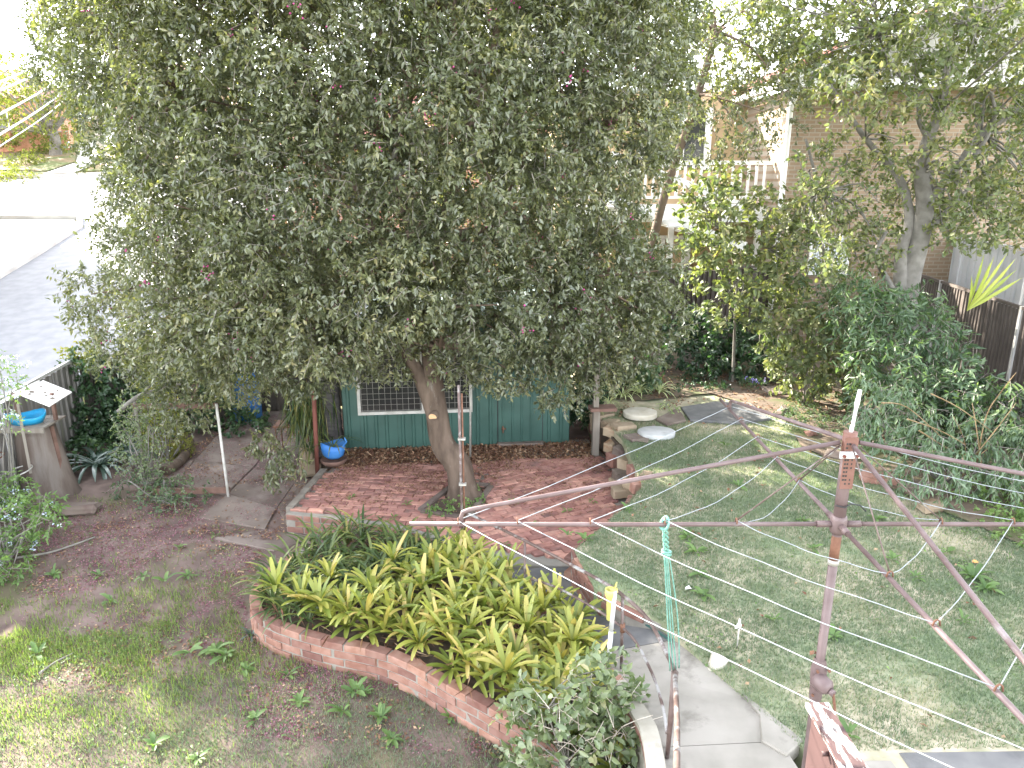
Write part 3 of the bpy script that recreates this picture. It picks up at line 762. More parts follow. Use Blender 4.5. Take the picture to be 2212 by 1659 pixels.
# ------------------------------------------------------------------ neighbour house (right)
HY = 16.6; HX0 = 5.95; HX1 = 14.5; HE = 5.62
house = thing('neighbour_house', 'tan brick house with red tiled gable roof behind the garden trees', 'house', (HX0, HY, 0))
obj('wall', MB().prism([(HX0, HY), (HX1, HY), (HX1, 27), (HX0, 27)], -.3, HE), M_house_brick, house)
obj('eave_board', MB().box(((HX0 + HX1) / 2 - .1, HY - .28, HE + .05), (HX1 - HX0 + .6, .56, .16)), M_white, house)
gapx = (HX0 + HX1) / 2; GH = 1.75
mb = MB().add([(HX0 - .3, HY - .03, HE + .13), (HX1 + .3, HY - .03, HE + .13), (gapx, HY - .03, HE + .13 + GH), (HX0 - .3, HY + .1, HE + .13), (HX1 + .3, HY + .1, HE + .13), (gapx, HY + .1, HE + .13 + GH)], [(0, 1, 2), (3, 5, 4), (0, 2, 5, 3), (1, 4, 5, 2), (0, 3, 4, 1)])
obj('gable', mb, M_white_old, house)
for s_ in (1, -1):
    e = Vector((gapx - s_ * (gapx - HX0 + .45), 0, HE + .04)); t = Vector((gapx, 0, HE + .24 + GH))
    obj('barge_board', MB().beam((e.x, HY - .6, e.z + .05), (t.x, HY - .6, t.z + .05), .04, .2), M_white, house)
    rmb = MB(); n = 15; dv = t - e
    for k in range(n):
        p0 = e + dv * (k / n); p1 = e + dv * ((k + 1.12) / n); li = .05
        rmb.add([(p0.x, HY - .62, p0.z + .17 + li), (p0.x, 27.5, p0.z + .17 + li), (p1.x, 27.5, p1.z + .17), (p1.x, HY - .62, p1.z + .17),
                 (p0.x, HY - .62, p0.z + .12), (p0.x, 27.5, p0.z + .12), (p1.x, HY - .62, p1.z + .13)], [(0, 1, 2, 3), (0, 4, 5, 1), (0, 3, 6, 4)])
    r_ = obj('roof', rmb, M_tile, house)
obj('downpipe', MB().tube([(HX0 - .02, HY - .5, HE), (HX0 - .02, HY - .12, HE - .4), (HX0 - .02, HY - .09, 3), (HX0 - .03, HY - .09, .1)], .062, 10), M_white, house)
obj('gutter', MB().beam((HX0 - .4, HY - .6, HE + .02), (HX0 - .4, 27, HE + .02), .12, .11), M_white, house)
wn = obj('window_frame', MB().box((7.15, HY - .03, 2.55), (.9, .08, .06)).box((7.15, HY - .03, 1.7), (.9, .08, .06)).box((6.73, HY - .03, 2.12), (.06, .08, .8)).box((7.57, HY - .03, 2.12), (.06, .08, .8)), M_white, house)
obj('pane', MB().box((7.15, HY - .01, 2.12), (.8, .03, .8)), mat('curtained_glass', (.55, .57, .62), (.64, .66, .70), 3, .2), wn)
# rear wing with balcony, seen left of the corner
RY = 19.6; RX0 = 1.2
obj('rear_wall', MB().box(((RX0 + HX0) / 2, RY + 3, 2.9), (HX0 - RX0, 6, 6.0)), M_tanwall, house)
obj('balcony_slab', MB().box((3.7, 18.4, 3.02), (4.3, 2.4, .24)), M_white, house)
obj('balcony_fascia', MB().box((3.7, 17.16, 2.98), (4.4, .06, .34)), M_white, house)
bal = obj('balcony_rail', MB().box((3.7, 17.2, 4.12), (4.4, .09, .09)).box((3.7, 17.2, 3.36), (4.4, .06, .06)), M_white, house)
for k in range(24): obj('baluster', MB().box((1.6 + k * .18, 17.2, 3.74), (.05, .05, .72)), M_white, bal)
for xx in (1.65, 3.7, 5.72): obj('balcony_post', MB().box((xx, 17.25, 1.4), (.12, .12, 3.0)), M_white, house)
obj('stair_rail', MB().beam((2.2, 16.9, 4.3), (5.3, 16.4, 3.1), .05, .16), M_white, house)
obj('stair_rail', MB().beam((2.0, 16.9, 3.4), (5.2, 16.4, 2.3), .05, .22), M_white, house)
for k in range(9): obj('stair_tread', MB().box((2.3 + k * .33, 16.95, 3.25 - k * .125), (.34, .8, .045)), M_white, house)
dr = obj('door_frame', MB().box((4.0, RY - .04, 1.1), (.09, .12, 2.3)).box((4.62, RY - .04, 1.1), (.22, .12, 2.3)).box((3.1, RY - .04, 1.1), (.1, .12, 2.3)).box((3.9, RY - .04, 2.28), (1.8, .12, .1)), M_white, house)
obj('pane', MB().box((3.9, RY - .01, 1.1), (1.6, .04, 2.2)), mat('warm_curtain', (.42, .30, .20), (.5, .36, .25), 3, .6), dr)
obj('meter_box', MB().box((5.2, RY - .12, 3.0), (.45, .22, .55)), M_white_old, house)
obj('meter_box', MB().box((5.0, 17.1, 2.55), (.35, .12, .28)), M_black, house)
uw = obj('upper_window', MB().box((3.3, RY - .04, 4.75), (.10, .1, 1.5)).box((4.35, RY - .04, 4.75), (.10, .1, 1.5)).box((5.0, RY - .04, 4.75), (.16, .1, 1.5)), M_white, house)
obj('pane', MB().box((4.15, RY - .01, 4.75), (1.6, .03, 1.4)), M_glass_dk, uw)

# ------------------------------------------------------------------ house behind the tree and the far street
bh = thing('brick_house', 'red brick house with tiled roof glimpsed through the big tree crown', 'house', (-3, 27, 0))
obj('wall', MB().prism([(-8.0, 27), (3.2, 27), (3.2, 36), (-8.0, 36)], -1, 4.9), M_red_brick, bh)
mb = MB(); e = 4.85; a, b, c, d = (-8.5, 26.5, e), (3.7, 26.5, e), (3.7, 36.5, e), (-8.5, 36.5, e); r1, r2 = (-3.9, 31.5, e + 2.6), (-.9, 31.5, e + 2.6)
mb.add([a, b, c, d, r1, r2], [(0, 1, 5, 4), (1, 2, 5), (2, 3, 4, 5), (3, 0, 4), (0, 3, 2, 1)]); obj('roof', mb, M_tile, bh)
obj('gutter', MB().beam((-8.5, 26.45, e), (3.7, 26.45, e), .12, .14), M_white, bh)
for xx in (-6, -2.5, 1):
    wf = obj('window_frame', MB().box((xx, 26.96, 3.6), (1.6, .1, 1.3)), M_white, bh); obj('pane', MB().box((xx, 26.94, 3.6), (1.45, .09, 1.15)), M_glass_dk, wf)

def zz(x, y): return float(zs(y))
fh = thing('far_house', 'dark brick house half hidden by the street tree at far left', 'house', (-33, 50, 6))
obj('wall', MB().prism([(-40, 48.5), (-30.2, 48.5), (-30.2, 57), (-40, 57)], 4.5, 8.6), M_far_brick, fh)
mb = MB(); e = 8.6; mb.add([(-41, 47.9, e), (-29.6, 47.9, e), (-29.6, 57.6, e), (-41, 57.6, e), (-37, 52.7, e + 2.3), (-33.5, 52.7, e + 2.3)], [(0, 1, 5, 4), (1, 2, 5), (2, 3, 4, 5), (3, 0, 4), (0, 3, 2, 1)]); obj('roof', mb, M_tile, fh)
wf = obj('window', MB().box((-32.5, 48.45, 7.2), (1.8, .1, 1.3)), M_white, fh); obj('pane', MB().box((-32.5, 48.42, 7.2), (1.6, .09, 1.1)), M_glass_dk, wf)
obj('garage_door', MB().box((-36, 48.45, 6.6), (3, .1, 2.4)), M_fence_dk, fh)
fh2 = thing('far_house', 'pale pink house beyond the end of the street behind the pole', 'house', (-30, 66, 9))
obj('wall', MB().prism([(-34, 64), (-25.5, 64), (-25.5, 72), (-34, 72)], 7.5, 11.4), mat('pink_render', (.46, .27, .21), (.52, .32, .25), 2, .9), fh2)
mb = MB(); e = 11.4; mb.add([(-34.6, 63.4, e), (-24.9, 63.4, e), (-24.9, 72.6, e), (-34.6, 72.6, e), (-31, 68, e + 2), (-28.5, 68, e + 2)], [(0, 1, 5, 4), (1, 2, 5), (2, 3, 4, 5), (3, 0, 4), (0, 3, 2, 1)]); obj('roof', mb, M_tile, fh2)
wf = obj('window', MB().box((-29, 63.95, 9.9), (1.6, .1, 1.2)), M_white, fh2); obj('pane', MB().box((-29, 63.92, 9.9), (1.4, .09, 1.0)), M_glass_dk, wf)
bf = thing('brick_fence', 'low orange brick garden fence at the far street corner', 'wall', (-29, 44.6, 5.2))
obj('wall', MB().beam((-33, 44.0, 5.75), (-26.3, 45.6, 5.95), .23, 1.05), M_far_brick, bf)
obj('coping', MB().beam((-33, 44.0, 6.31), (-26.3, 45.6, 6.51), .3, .07), M_kerb, bf)
for k in range(3): obj('pier', MB().box((-32.4 + k * 3.0, 44.12 + k * .72, 5.9 + k * .09), (.4, .4, 1.25)), M_far_brick, bf)

pole = thing('utility_pole', 'tall pale utility pole on the far street corner', 'pole', (-22.8, 42.3, 4.8))
obj('pole_shaft', MB().tube([(-22.8, 42.3, 4.6), (-22.8, 42.3, 14.2)], [.19, .13], 10), mat('pale_pole', (.42, .39, .35), (.52, .49, .45), 5, .9), pole)
obj('crossarm', MB().box((-22.8, 42.2, 13.6), (2.4, .12, .12), .5), M_grey_timber, pole)
obj('cable_riser', MB().tube([(-22.62, 42.18, 10), (-22.62, 42.18, 6.8), (-22.66, 42.2, 6.5)], .05, 6), M_fence_dk, pole)
for k in range(4): obj('insulator', MB().lathe((-23.6 + k * .55, 42.2 - .44 + k * .3 - .0, 13.66), [(0, 0), (.06, 0), (.07, .1), (0, .18)], 8), M_white, pole)
M_cable = mat('service_cable', (.55, .60, .62), (.62, .66, .66), 3, .5)
for i, (x, y, Y, top) in enumerate([(0, 182, 11.5, 11.6), (0, 198, 11.8, 11.2), (0, 255, 11.5, 10.5), (0, 304, 11.2, 9.9), (0, 331, 11.9, 9.5)]):
    b = AD(x - 60, y + (22 if i else 20), Y); a = Vector((-22.7, 42.2, top)); P = []
    for k in range(25):
        t = k / 24; q = a.lerp(b, t); q.z -= .9 * math.sin(math.pi * t) * .35; P.append(q)
    tag(obj('overhead_cable', MB().tube(P + [P[-1] + (P[-1] - P[-2]) * 3], .020 if i < 4 else .012, 6), M_cable),
        ['topmost pale overhead cable running down to the far pole', 'second pale overhead cable just under the topmost one', 'middle pale overhead cable crossing the street tree', 'fourth overhead cable crossing low over the street tree', 'thinnest and lowest overhead cable near the brick fence'][i], 'cable', 'overhead cables over the street')

# ------------------------------------------------------------------ posts in the yard
def pole_thing(name, label, cat, a, b, r, m, n=10, group=None):
    t = thing(name, label, cat, a, group); return t, obj('shaft', MB().tube([a, b], r, n), m, t)
# white pole and brown rails of the old frame on the left
fr = thing('pipe_frame', 'old frame of white pipe posts with brown timber rails by the left path', 'frame', (-4.3, 10.0, LOW))
b1 = A(494, 1076, LOW); t1 = AD(468, 878, b1.y); t1.x = b1.x + .0
obj('post', MB().tube([b1 - Vector((0, 0, .1)), AD(467, 872, b1.y + .02)], .021, 8), M_white_old, fr)
b2 = A(316, 1035, LOW); obj('post', MB().tube([b2 - Vector((0, 0, .1)), AD(290, 862, b2.y)], .030, 8), M_grey_timber, fr)
obj('rail', MB().beam(AD(286, 878, b2.y - .03), AD(470, 876, b1.y + .05), .04, .085), M_brown_timber, fr)
obj('rail', MB().beam(AD(330, 1062, b1.y - .0), AD(497, 1058, b1.y + .05), .04, .09), M_brown_timber, fr)
t, _ = pole_thing('red_pole', 'rusty red steel pole at the left corner of the brick patio', 'pole', A(686, 1022, -.6), AD(674, 770, A(686, 1022, -.6).y), .034, M_redpole)
t, _ = pole_thing('thin_pole', 'thin pale metal pole in front of the shed window edge', 'pole', A(1016, 992, -.52), AD(1016, 790, A(1016, 992, -.52).y), .017, M_wire)
tp = thing('timber_post', 'square grey timber post with a ledge beside the stone wall', 'post', A(1285, 985, -.52))
pb = A(1285, 985, -.52)
obj('lower_post', MB().box((pb.x, pb.y, -.15), (.105, .105, .80), .1), M_grey_timber, tp)
obj('ledge', MB().box((pb.x + .10, pb.y + .05, .27), (.42, .24, .05), .1), M_brown_timber, tp)
obj('upper_post', MB().box((pb.x - .01, pb.y + .02, .93), (.085, .085, 1.25), .1), M_grey_timber, tp)
# tall twin poles by the planter
b = A(1000, 1192, -.46)
tw = thing('twin_pole', 'tall pair of brown steel poles standing in front of the tree trunk', 'pole', b)
top = AD(995, 832, b.y)
obj('pole_shaft', MB().tube([b - Vector((0, 0, .15)), Vector((b.x - .012, b.y, top.z))], .015, 8), M_rail, tw)
obj('pole_shaft', MB().tube([b + Vector((.026, .02, -.15)), Vector((b.x + .02, b.y + .02, top.z - .1))], .011, 8), M_rust, tw)
for z in (.95, .4): obj('pole_clip', MB().box((b.x + .012, b.y, z), (.085, .06, .02)), M_wire, tw)

# ------------------------------------------------------------------ handrail along the path
hr = thing('handrail', 'curving brown pipe handrail with worn grey top beside the path', 'handrail', A(1343, 1430, -.08))
p2 = A(1133, 1302, -.33); p3 = A(1343, 1432, -.09); p4 = A(1442, 1622, .02)
t2 = AD(1134, 1168, p2.y); t3 = AD(1345, 1286, p3.y); t4 = AD(1458, 1452, p4.y)
top = [AD(1008, 1108, b.y - .03), AD(1060, 1132, (b.y + p2.y) / 2 + .25), t2, AD(1220, 1213, (p2.y * .6 + p3.y * .4)), AD(1300, 1256, p3.y + .25), t3, AD(1400, 1338, p3.y * .66 + p4.y * .34), AD(1440, 1412, p3.y * .28 + p4.y * .72), t4]
top = smooth_path(top, 5) + [AD(1463, 1560, 3.2), AD(1462, 1660, 2.55), AD(1461, 1800, 1.9)]
obj('top_rail', MB().tube(top, .0155, 10), M_rail, hr)
m2 = AD(1134, 1247, p2.y); m3 = AD(1345, 1356, p3.y); m4 = AD(1441, 1585, p4.y + .06)
obj('mid_rail', MB().tube(smooth_path([m2, AD(1215, 1275, p2.y * .6 + p3.y * .4), m3, AD(1400, 1436, p3.y * .6 + p4.y * .4), AD(1430, 1520, p3.y * .25 + p4.y * .75), m4], 5), .0115, 9), M_rail, hr)
obj('post', MB().tube([p2 - Vector((0, 0, .1)), t2], .0120, 8), M_rail, hr)
obj('post', MB().tube([p3 - Vector((0, 0, .1)), t3], .0125, 8), M_rail, hr)
obj('post', MB().tube([p4 - Vector((0, 0, .1)), t4], [.014, .024], 8), M_rail, hr)
obj('collar', MB().tube([m3 + Vector((0, 0, -.04)), m3 + Vector((0, 0, .04))], .020, 8), M_rust, hr)

# rain gauge on the rail
rg0 = Vector((.787, 5.12, -.10)); rg1 = Vector((.818, 5.12, .60))
gauge = thing('rain_gauge', 'white pipe holding a yellow rain gauge strapped to the handrail', 'rain gauge', rg0)
obj('pipe', MB().tube([rg0, rg0.lerp(rg1, .48)], .0195, 10), M_pvc, gauge)
obj('pipe', MB().tube([rg0.lerp(rg1, .48), rg1], .0185, 10), M_pvc, gauge)
obj('funnel', MB().lathe((.785, 5.14, .52), [(.012, -.20), (.022, -.19), (.028, 0), (.036, .02), (.043, .04), (.043, .085), (.038, .088), (.036, .05), (.0, .04)], 16), M_yel, gauge)
obj('strap', MB().box((.812, 5.13, .60), (.06, .03, .022)).tube([(.82, 5.13, .60), (.835, 5.15, .66), (.82, 5.17, .60)], .006, 6), M_yel, gauge)

# black irrigation pipe on the inside of the path wall
ip = [A(1205, 1500, -.36), A(1245, 1528, -.36), A(1290, 1572, -.36), A(1325, 1625, -.36), A(1345, 1690, -.36)]
t = thing('irrigation_pipe', 'black irrigation pipe running inside the rendered path wall', 'pipe', ip[0])
obj('pipe', MB().tube(smooth_path(ip, 5), .011, 8), M_black, t)
for p in (ip[1], ip[2]): obj('dripper', MB().tube([p + Vector((-.01, 0, -.02)), p + Vector((.03, .02, .03))], .007, 6), M_black, t)
hz = [A(1248, 1215, -.42), A(1258, 1262, -.40), A(1300, 1302, -.28), A(1345, 1325, -.19), A(1400, 1352, -.10), A(1450, 1385, -.03)]
tag(obj('garden_hose', MB().tube(smooth_path(hz, 6), .011, 8), mat('green_hose', (.02, .06, .055), (.035, .09, .08), 9, .5)), 'dark green hose lying along the foot of the orange brick wall', 'hose')

# ------------------------------------------------------------------ rotary clothes hoist
HXc, HYc, HZ = 1.787, 3.624, 1.936
hoist = thing('clothes_hoist', 'brown painted rotary clothes hoist with four arms and white lines', 'clothes hoist', (HXc, HYc, 0))
c0 = Vector((HXc, HYc, 0)); dirs = [Vector((-1, 0, 0)), Vector((0, 1, 0)), Vector((1, 0, 0)), Vector((0, -1, 0))]
V3 = lambda d, r, z: Vector((HXc + d.x * r, HYc + d.y * r, z))
ks = [.56, .953, 1.359, 1.757, 2.081]; ARM = 2.347; TOP = 2.455
obj('mast', MB().tube([(HXc, HYc, -.2), (HXc, HYc, HZ - .05)], .0255, 14), M_hoist, hoist)
obj('upper_mast', MB().tube([(HXc, HYc, HZ - .03), (HXc, HYc, 2.46)], .033, 14), M_hoist, hoist)
obj('mast_spike', MB().tube([(HXc, HYc, 2.45), (HXc + .004, HYc, 2.50), (HXc + .006, HYc, 2.51), (HXc + .012, HYc, 2.60), (HXc + .013, HYc, 2.62), (HXc + .02, HYc, 2.70)], [.011, .011, .009, .009, .013, .010], 8), M_pvc, hoist)
obj('rust_band', MB().tube([(HXc, HYc, HZ - .22), (HXc, HYc, HZ - .07)], .0262, 14), M_rust, hoist)
obj('clamp', MB().tube([(HXc, HYc, HZ - .245), (HXc, HYc, HZ - .215)], .031, 14), M_wire, hoist)
hub = obj('hub', MB().lathe((HXc, HYc, HZ - .05), [(.0, 0), (.040, 0), (.044, .02), (.044, .08), (.039, .10), (0, .10)], 16), M_hoist, hoist)
plate = obj('label_plate', MB().box((HXc - .004, HYc - .036, 2.305), (.068, .006, .29)), M_hoist_or, hoist)
obj('cap_collar', MB().tube([(HXc, HYc, 2.33), (HXc, HYc, 2.47)], .036, 14), M_hoist_or, hoist)
mb = MB()
for r in range(11):
    for cx, wd in ((-.026, .012), (-.010, .010), (.016, .008)):
        if rng.random() < .85: mb.box((HXc - .005 + cx * .85, HYc - .0395, 2.19 + r * .0225), (wd * rng.uniform(.6, 1), .002, .010))
obj('worn_lettering', mb, M_black, plate)
br = obj('bracket', MB().box((HXc - .010, HYc - .043, 2.355), (.105, .006, .036)), M_pvc, hoist)
for xx in (-.040, .025): obj('bolt', MB().tube([(HXc + xx, HYc - .043, 2.35), (HXc + xx, HYc - .057, 2.35)], .009, 8), M_redpole, br)
obj('tie_wire', MB().tube([(HXc - .045, HYc - .03, 2.06), (HXc, HYc - .047, 2.055), (HXc + .045, HYc - .02, 2.065), (HXc + .09, HYc - .03, 2.06), (HXc + .12, HYc - .04, 2.03)], .004, 6), M_black, hoist)
for i, d in enumerate(dirs):
    arm = obj('arm', MB().tube([V3(d, .045, HZ), V3(d, 1.2, HZ - .004), V3(d, ARM, HZ)], .0125, 12), M_hoist, hoist)
    obj('arm_socket', MB().tube([V3(d, .04, HZ), V3(d, .12, HZ)], .0185, 12), M_hoist, arm)
    for k in ks:
        p = V3(d, k, HZ + .013); s_ = Vector((-d.y, d.x, 0)) * .016
        obj('line_hook', MB().tube([p - s_ - Vector((0, 0, .008)), p - s_ * .7 + Vector((0, 0, .014)), p + Vector((0, 0, .022)), p + s_ * .7 + Vector((0, 0, .014)), p + s_ - Vector((0, 0, .008))], .004, 6), M_rust, arm)
    obj('stay', MB().tube([V3(d, .05, TOP - .045), V3(d, 2.02, HZ + .085), V3(d, 2.055, HZ + .07), V3(d, 2.065, HZ + .04), V3(d, 2.065, HZ)], .0122, 12), M_hoist, hoist)
    obj('stay_wire', MB().tube([V3(d, .045, TOP - .06), V3(d, ks[0], HZ + .02)], .004, 6), M_rail, hoist)
for i in range(4):
    d, e = dirs[i], dirs[(i + 1) % 4]
    for k, r in enumerate(ks):
        a = V3(d, r, HZ + .02); b_ = V3(e, r, HZ + .02); P = []
        sag = [[.10, .075, .055, .04, .03], [.05] * 5, [.06, .05, .04, .03, .03], [.03, .03, .035, .04, .04]][i][k]
        for q in range(13):
            t = q / 12; x = a.lerp(b_, t); x.z -= sag * 4 * t * (1 - t) + .004 * math.sin(t * 17 + k); P.append(x)
        obj('line', MB().tube(P, .0023, 6), M_line, hoist)
# winding gear
gear = obj('winding_gear', MB().lathe((HXc, HYc, .80), [(.030, 0), (.035, .01), (.038, .10), (.044, .15), (.044, .22), (.035, .26), (.029, .28)], 14), M_hoist, hoist)
obj('gear_housing', MB().tube([(HXc - .02, HYc - .02, .965), (HXc + .02, HYc - .085, .945), (HXc + .03, HYc - .10, .94)], [.052, .048, .030], 14), M_hoist, gear)
obj('gear_boss', MB().tube([(HXc + .028, HYc - .10, .94), (HXc + .042, HYc - .125, .935)], .020, 10), M_hoist, gear)
obj('crank_handle', MB().tube([(HXc + .04, HYc - .12, .935), (HXc + .055, HYc - .125, .86), (HXc + .075, HYc - .12, .74), (HXc + .075, HYc - .16, .73)], .008, 8), M_rust, gear)
for p in ((-.03, -.045, 1.03), (.035, -.04, 1.03), (-.035, -.035, .86)): obj('gear_bolt', MB().tube([(HXc + p[0], HYc + p[1], p[2]), (HXc + p[0] * 1.1, HYc + p[1] * 1.35, p[2])], .008, 6), M_rust, gear)

# green rope tied from the arm to the rail
rt = V3(dirs[0], ks[1], HZ)
rope = thing('green_rope', 'looped green rope tying the hoist arm down to the handrail', 'rope', rt)
re = t4 + Vector((0, 0, .01))
kn = rt + (re - rt) * .17
mb = MB()
for s_ in range(3):
    P = []
    for k in range(26):
        t = k / 25; q = (rt + Vector((0, 0, .03))).lerp(kn, t); a = t * 15 + s_ * 2.1
        P.append(q + Vector((math.cos(a) * .013, math.sin(a) * .010, 0)))
    obj('strand', MB().tube(P, .006, 6), M_rope, rope)
obj('knot', MB().tube([rt + Vector((.022 * math.cos(a), .03 * math.sin(a) - .0, .026 * math.sin(a * 2) * .2 + .027 * math.sin(a + .8))) for a in np.linspace(0, 14, 40)], .007, 6), M_rope, rope)
obj('knot', MB().tube([kn + Vector((.024 * math.cos(a), .02 * math.sin(a), .012 * math.sin(a * .7))) for a in np.linspace(0, 16, 44)], .007, 6), M_rope, rope)
for s_ in range(4):
    P = []
    for k in range(14):
        t = k / 13; q = kn.lerp(re, t); w_ = math.sin(math.pi * t)
        P.append(q + Vector(((s_ - 1.5) * .008 + w_ * (.022 if s_ == 3 else .0) + t * (s_ - 1.5) * .014, t * .01 * s_, -.02 * w_ * (s_ == 3))))
    obj('strand', MB().tube(P, .0046, 6), M_rope, rope)

# timber ended stair balustrade at the bottom of the picture
r = ray(1741, 1517); t_ = 3.55 / (r.y * CP - r.z * SP); e0 = Vector((0, 0, CAM_H)) + r * t_
bx = e0.x + .054
bs = thing('stair_balustrade', 'purple brown stair end panel under a board of peeling white paint', 'balustrade', (bx, e0.y, 0))
obj('cap_board', MB().box((bx, e0.y - .75, e0.z - .013), (.112, 1.5, .026)), M_purple_peel, bs)
obj('panel', MB().box((bx + .008, e0.y - .75 - .012, (e0.z - .03) / 2 - .01), (.080, 1.46, e0.z - .03)), M_purple, bs)
pk = ray(1788, 1628); tk_ = (bx - .036) / pk.x; kp_ = Vector((0, 0, CAM_H)) + pk * tk_
obj('stub_pipe', MB().tube([(bx - .03, kp_.y, kp_.z), (bx - .065, kp_.y, kp_.z)], .012, 10), M_purple, bs)
obj('cover_strip', MB().box((bx - .036, e0.y - .70, (e0.z - .03) / 2 + .45), (.008, .07, .9)), M_purple, bs)

# ------------------------------------------------------------------ small garden things
def disc_thing(name, label, p, rx, ry, h, m):
    t = MB(); n = 32
    pr = [(.0, h), (.93, h), (.99, h - .008), (1.0, h - .02), (1.0, -.03)]
    t.lathe((0, 0, 0), pr, n); t.v = [(p.x + x * rx * (1 + .015 * math.sin(5 * math.atan2(y, x))), p.y + y * ry, p.z + z) for x, y, z in t.v]
    return tag(obj(name, t, m), label, 'stepping stone', 'round cement stepping stones')
disc_thing('stepping_stone', 'cream round cement disc in front of the striped spider plants', A(1383, 895, .05), .275, .25, .055, M_disc)
disc_thing('stepping_stone', 'grey round cement disc on the lawn edge nearest the hoist', A(1418, 937, .03), .285, .24, .05, M_discg)

# stump bird table
st = Vector((-6.92, 10.05, LOW - .05))
bt = thing('bird_table', 'tree stump bird table with a timber shelf and little white roof', 'bird table', st)
mb = MB(); n = 18; prof = [(0, .40), (.12, .36), (.35, .325), (.7, .29), (1.0, .265), (1.16, .255), (1.165, .0)]
V = []
for z, r in prof:
    for j in range(n):
        a = 2 * math.pi * j / n; q = r * (1 + .10 * math.sin(3 * a + 1) + .05 * math.sin(7 * a)) + (.07 * math.cos(4 * a) * max(0, .3 - z))
        V.append((st.x + q * math.cos(a) - z * .06, st.y + q * math.sin(a) * .9, st.z + z))
mb.add(V, [(i * n + j, i * n + (j + 1) % n, (i + 1) * n + (j + 1) % n, (i + 1) * n + j) for i in range(len(prof) - 1) for j in range(n)], True)
obj('stump', mb, mat('stump_wood', (0.088, 0.066, 0.055), (0.158, 0.128, 0.11), 6, .9, .012, 20, stretch=(1, 1, .12), c3=(0.185, 0.167, 0.154), s3=3, m3=(.55, .7)), bt)
sz = st.z + 1.17
obj('stump_slab', MB().beam((st.x + .27, st.y - .05, st.z + .25), (st.x + .20, st.y - .02, st.z + 1.12), .05, .05), M_brown_timber, bt)
for k in range(6): obj('shelf_plank', MB().box((st.x - .29 + k * .102, st.y - .02, sz + .012), (.094, .56, .024), rng.normal() * .01), M_grey_timber, bt)
obj('shelf_edge', MB().box((st.x - .03, st.y - .315, sz - .015), (.64, .03, .07)), M_grey_timber, bt)
for dx in (-.30, .24): obj('roof_post', MB().box((st.x + dx, st.y + .06, sz + .22), (.045, .045, .42)), M_brown_timber, bt)
Mz = Matrix.Rotation(.0, 3, 'Z')
for s_, nm in ((1, 'right'), (-1, 'left')):
    M = Matrix.Rotation(math.radians(24 * s_), 3, 'Y') @ Matrix.Rotation(.12, 3, 'X')
    c = Vector((st.x - .04 + s_ * .21, st.y + .05, sz + .43)); mb = MB().box(c, (.44, .52, .018), M=M)
    sh = obj('roof_sheet', mb, M_white, bt)
    mb2 = MB()
    for q in range(7):
        l = Vector((rng.uniform(-.16, .16), rng.uniform(-.2, .2), .011)); mb2.box(c + M @ l, (rng.uniform(.03, .09), rng.uniform(.02, .06), .004), M=M @ Matrix.Rotation(rng.uniform(0, 3), 3, 'Z'))
    obj('bare_patch', mb2, M_grey_timber, sh)
obj('loose_plank', MB().beam((st.x + .02, st.y - .36, sz + .40), (st.x + .06, st.y - .42, st.z + .55), .035, .012), M_grey_timber, bt)
for (dx, dy, dz, r, m) in ((-.12, -.44, .58, .20, M_white_old), (-.58, -.38, .74, .24, M_rust)):
    mb = MB().tube([(st.x + dx + r * math.cos(a), st.y + dy + r * .9 * math.sin(a), st.z + dz + .05 * math.cos(a - .5)) for a in np.linspace(0, 2 * math.pi, 33)], .010, 6, False)
    obj('hoop', mb, m, bt)
dish = MB(); oz = sz + .024; P = [(.20, .0), (.25, .09), (.255, .13), (.24, .135), (.215, .10), (.18, .03), (0, .03)]
dish.lathe((0, 0, 0), [(0, 0)] + P, 20); dish.v = [(st.x - .10 + x * 1.05, st.y - .06 + y * .8, oz + z * (1 + .25 * math.sin(2 * math.atan2(y, x)))) for x, y, z in dish.v]
tag(obj('seed_dish', dish, M_cyan), 'bright blue plastic dish on the stump bird table shelf', 'dish')

# barrel, pot on stand, blue pot
def barrel(c, r, h, m, name, label, cat):
    t = thing(name, label, cat, c)
    obj('body', MB().lathe(c, [(0, 0), (r * .92, 0), (r * .98, .03), (r, h * .3), (r * 1.02, h * .34), (r, h * .38), (r, h * .66), (r * 1.02, h * .7), (r, h * .74), (r * .96, h * .97), (r * .92, h), (r * .86, h), (r * .86, h * .75), (0, h * .75)], 24), m, t)
    obj('rim', MB().lathe((c[0], c[1], c[2] + h), [(r * .86, -.01), (r * .98, -.01), (r * .99, .02), (r * .86, .02)], 24), m, t)
    return t
bc = A(533, 908, LOW); barrel((bc.x, bc.y + .1, LOW), .27, .86, M_blue, 'blue_barrel', 'tall blue plastic drum under the tree at the end of the path', 'drum')
ps = thing('plant_stand', 'rusty metal plant stand on thin legs beside the dark trunk', 'stand', A(640, 985, LOW))
q = A(640, 975, LOW)
obj('tray', MB().box((q.x, q.y, -.28), (.62, .34, .035)), M_rust, ps)
for dx, dy in ((-.28, -.14), (.28, -.14), (-.28, .14), (.28, .14)): obj('leg', MB().tube([(q.x + dx, q.y + dy, -.29), (q.x + dx * .95, q.y + dy, LOW)], .011, 6), M_rust, ps)
pt = thing('black_pot', 'black plastic pot standing on the rusty plant stand', 'pot', (q.x, q.y + .02, -.262))
obj('pot_body', MB().lathe((q.x, q.y + .02, -.262), [(0, 0), (.11, 0), (.145, .25), (.155, .25), (.155, .28), (.135, .28), (.13, .2), (0, .2)], 18), M_black, pt)
bp = A(722, 1003, -.5)
tag(obj('bowl', MB().lathe((bp.x, bp.y, -.5), [(0, .0), (.14, 0), (.2, .06), (.2, .10), (.19, .105), (.17, .08), (0, .08)], 20), M_brown_timber), 'brown clay bowl holding up the blue pot by the shed', 'bowl')
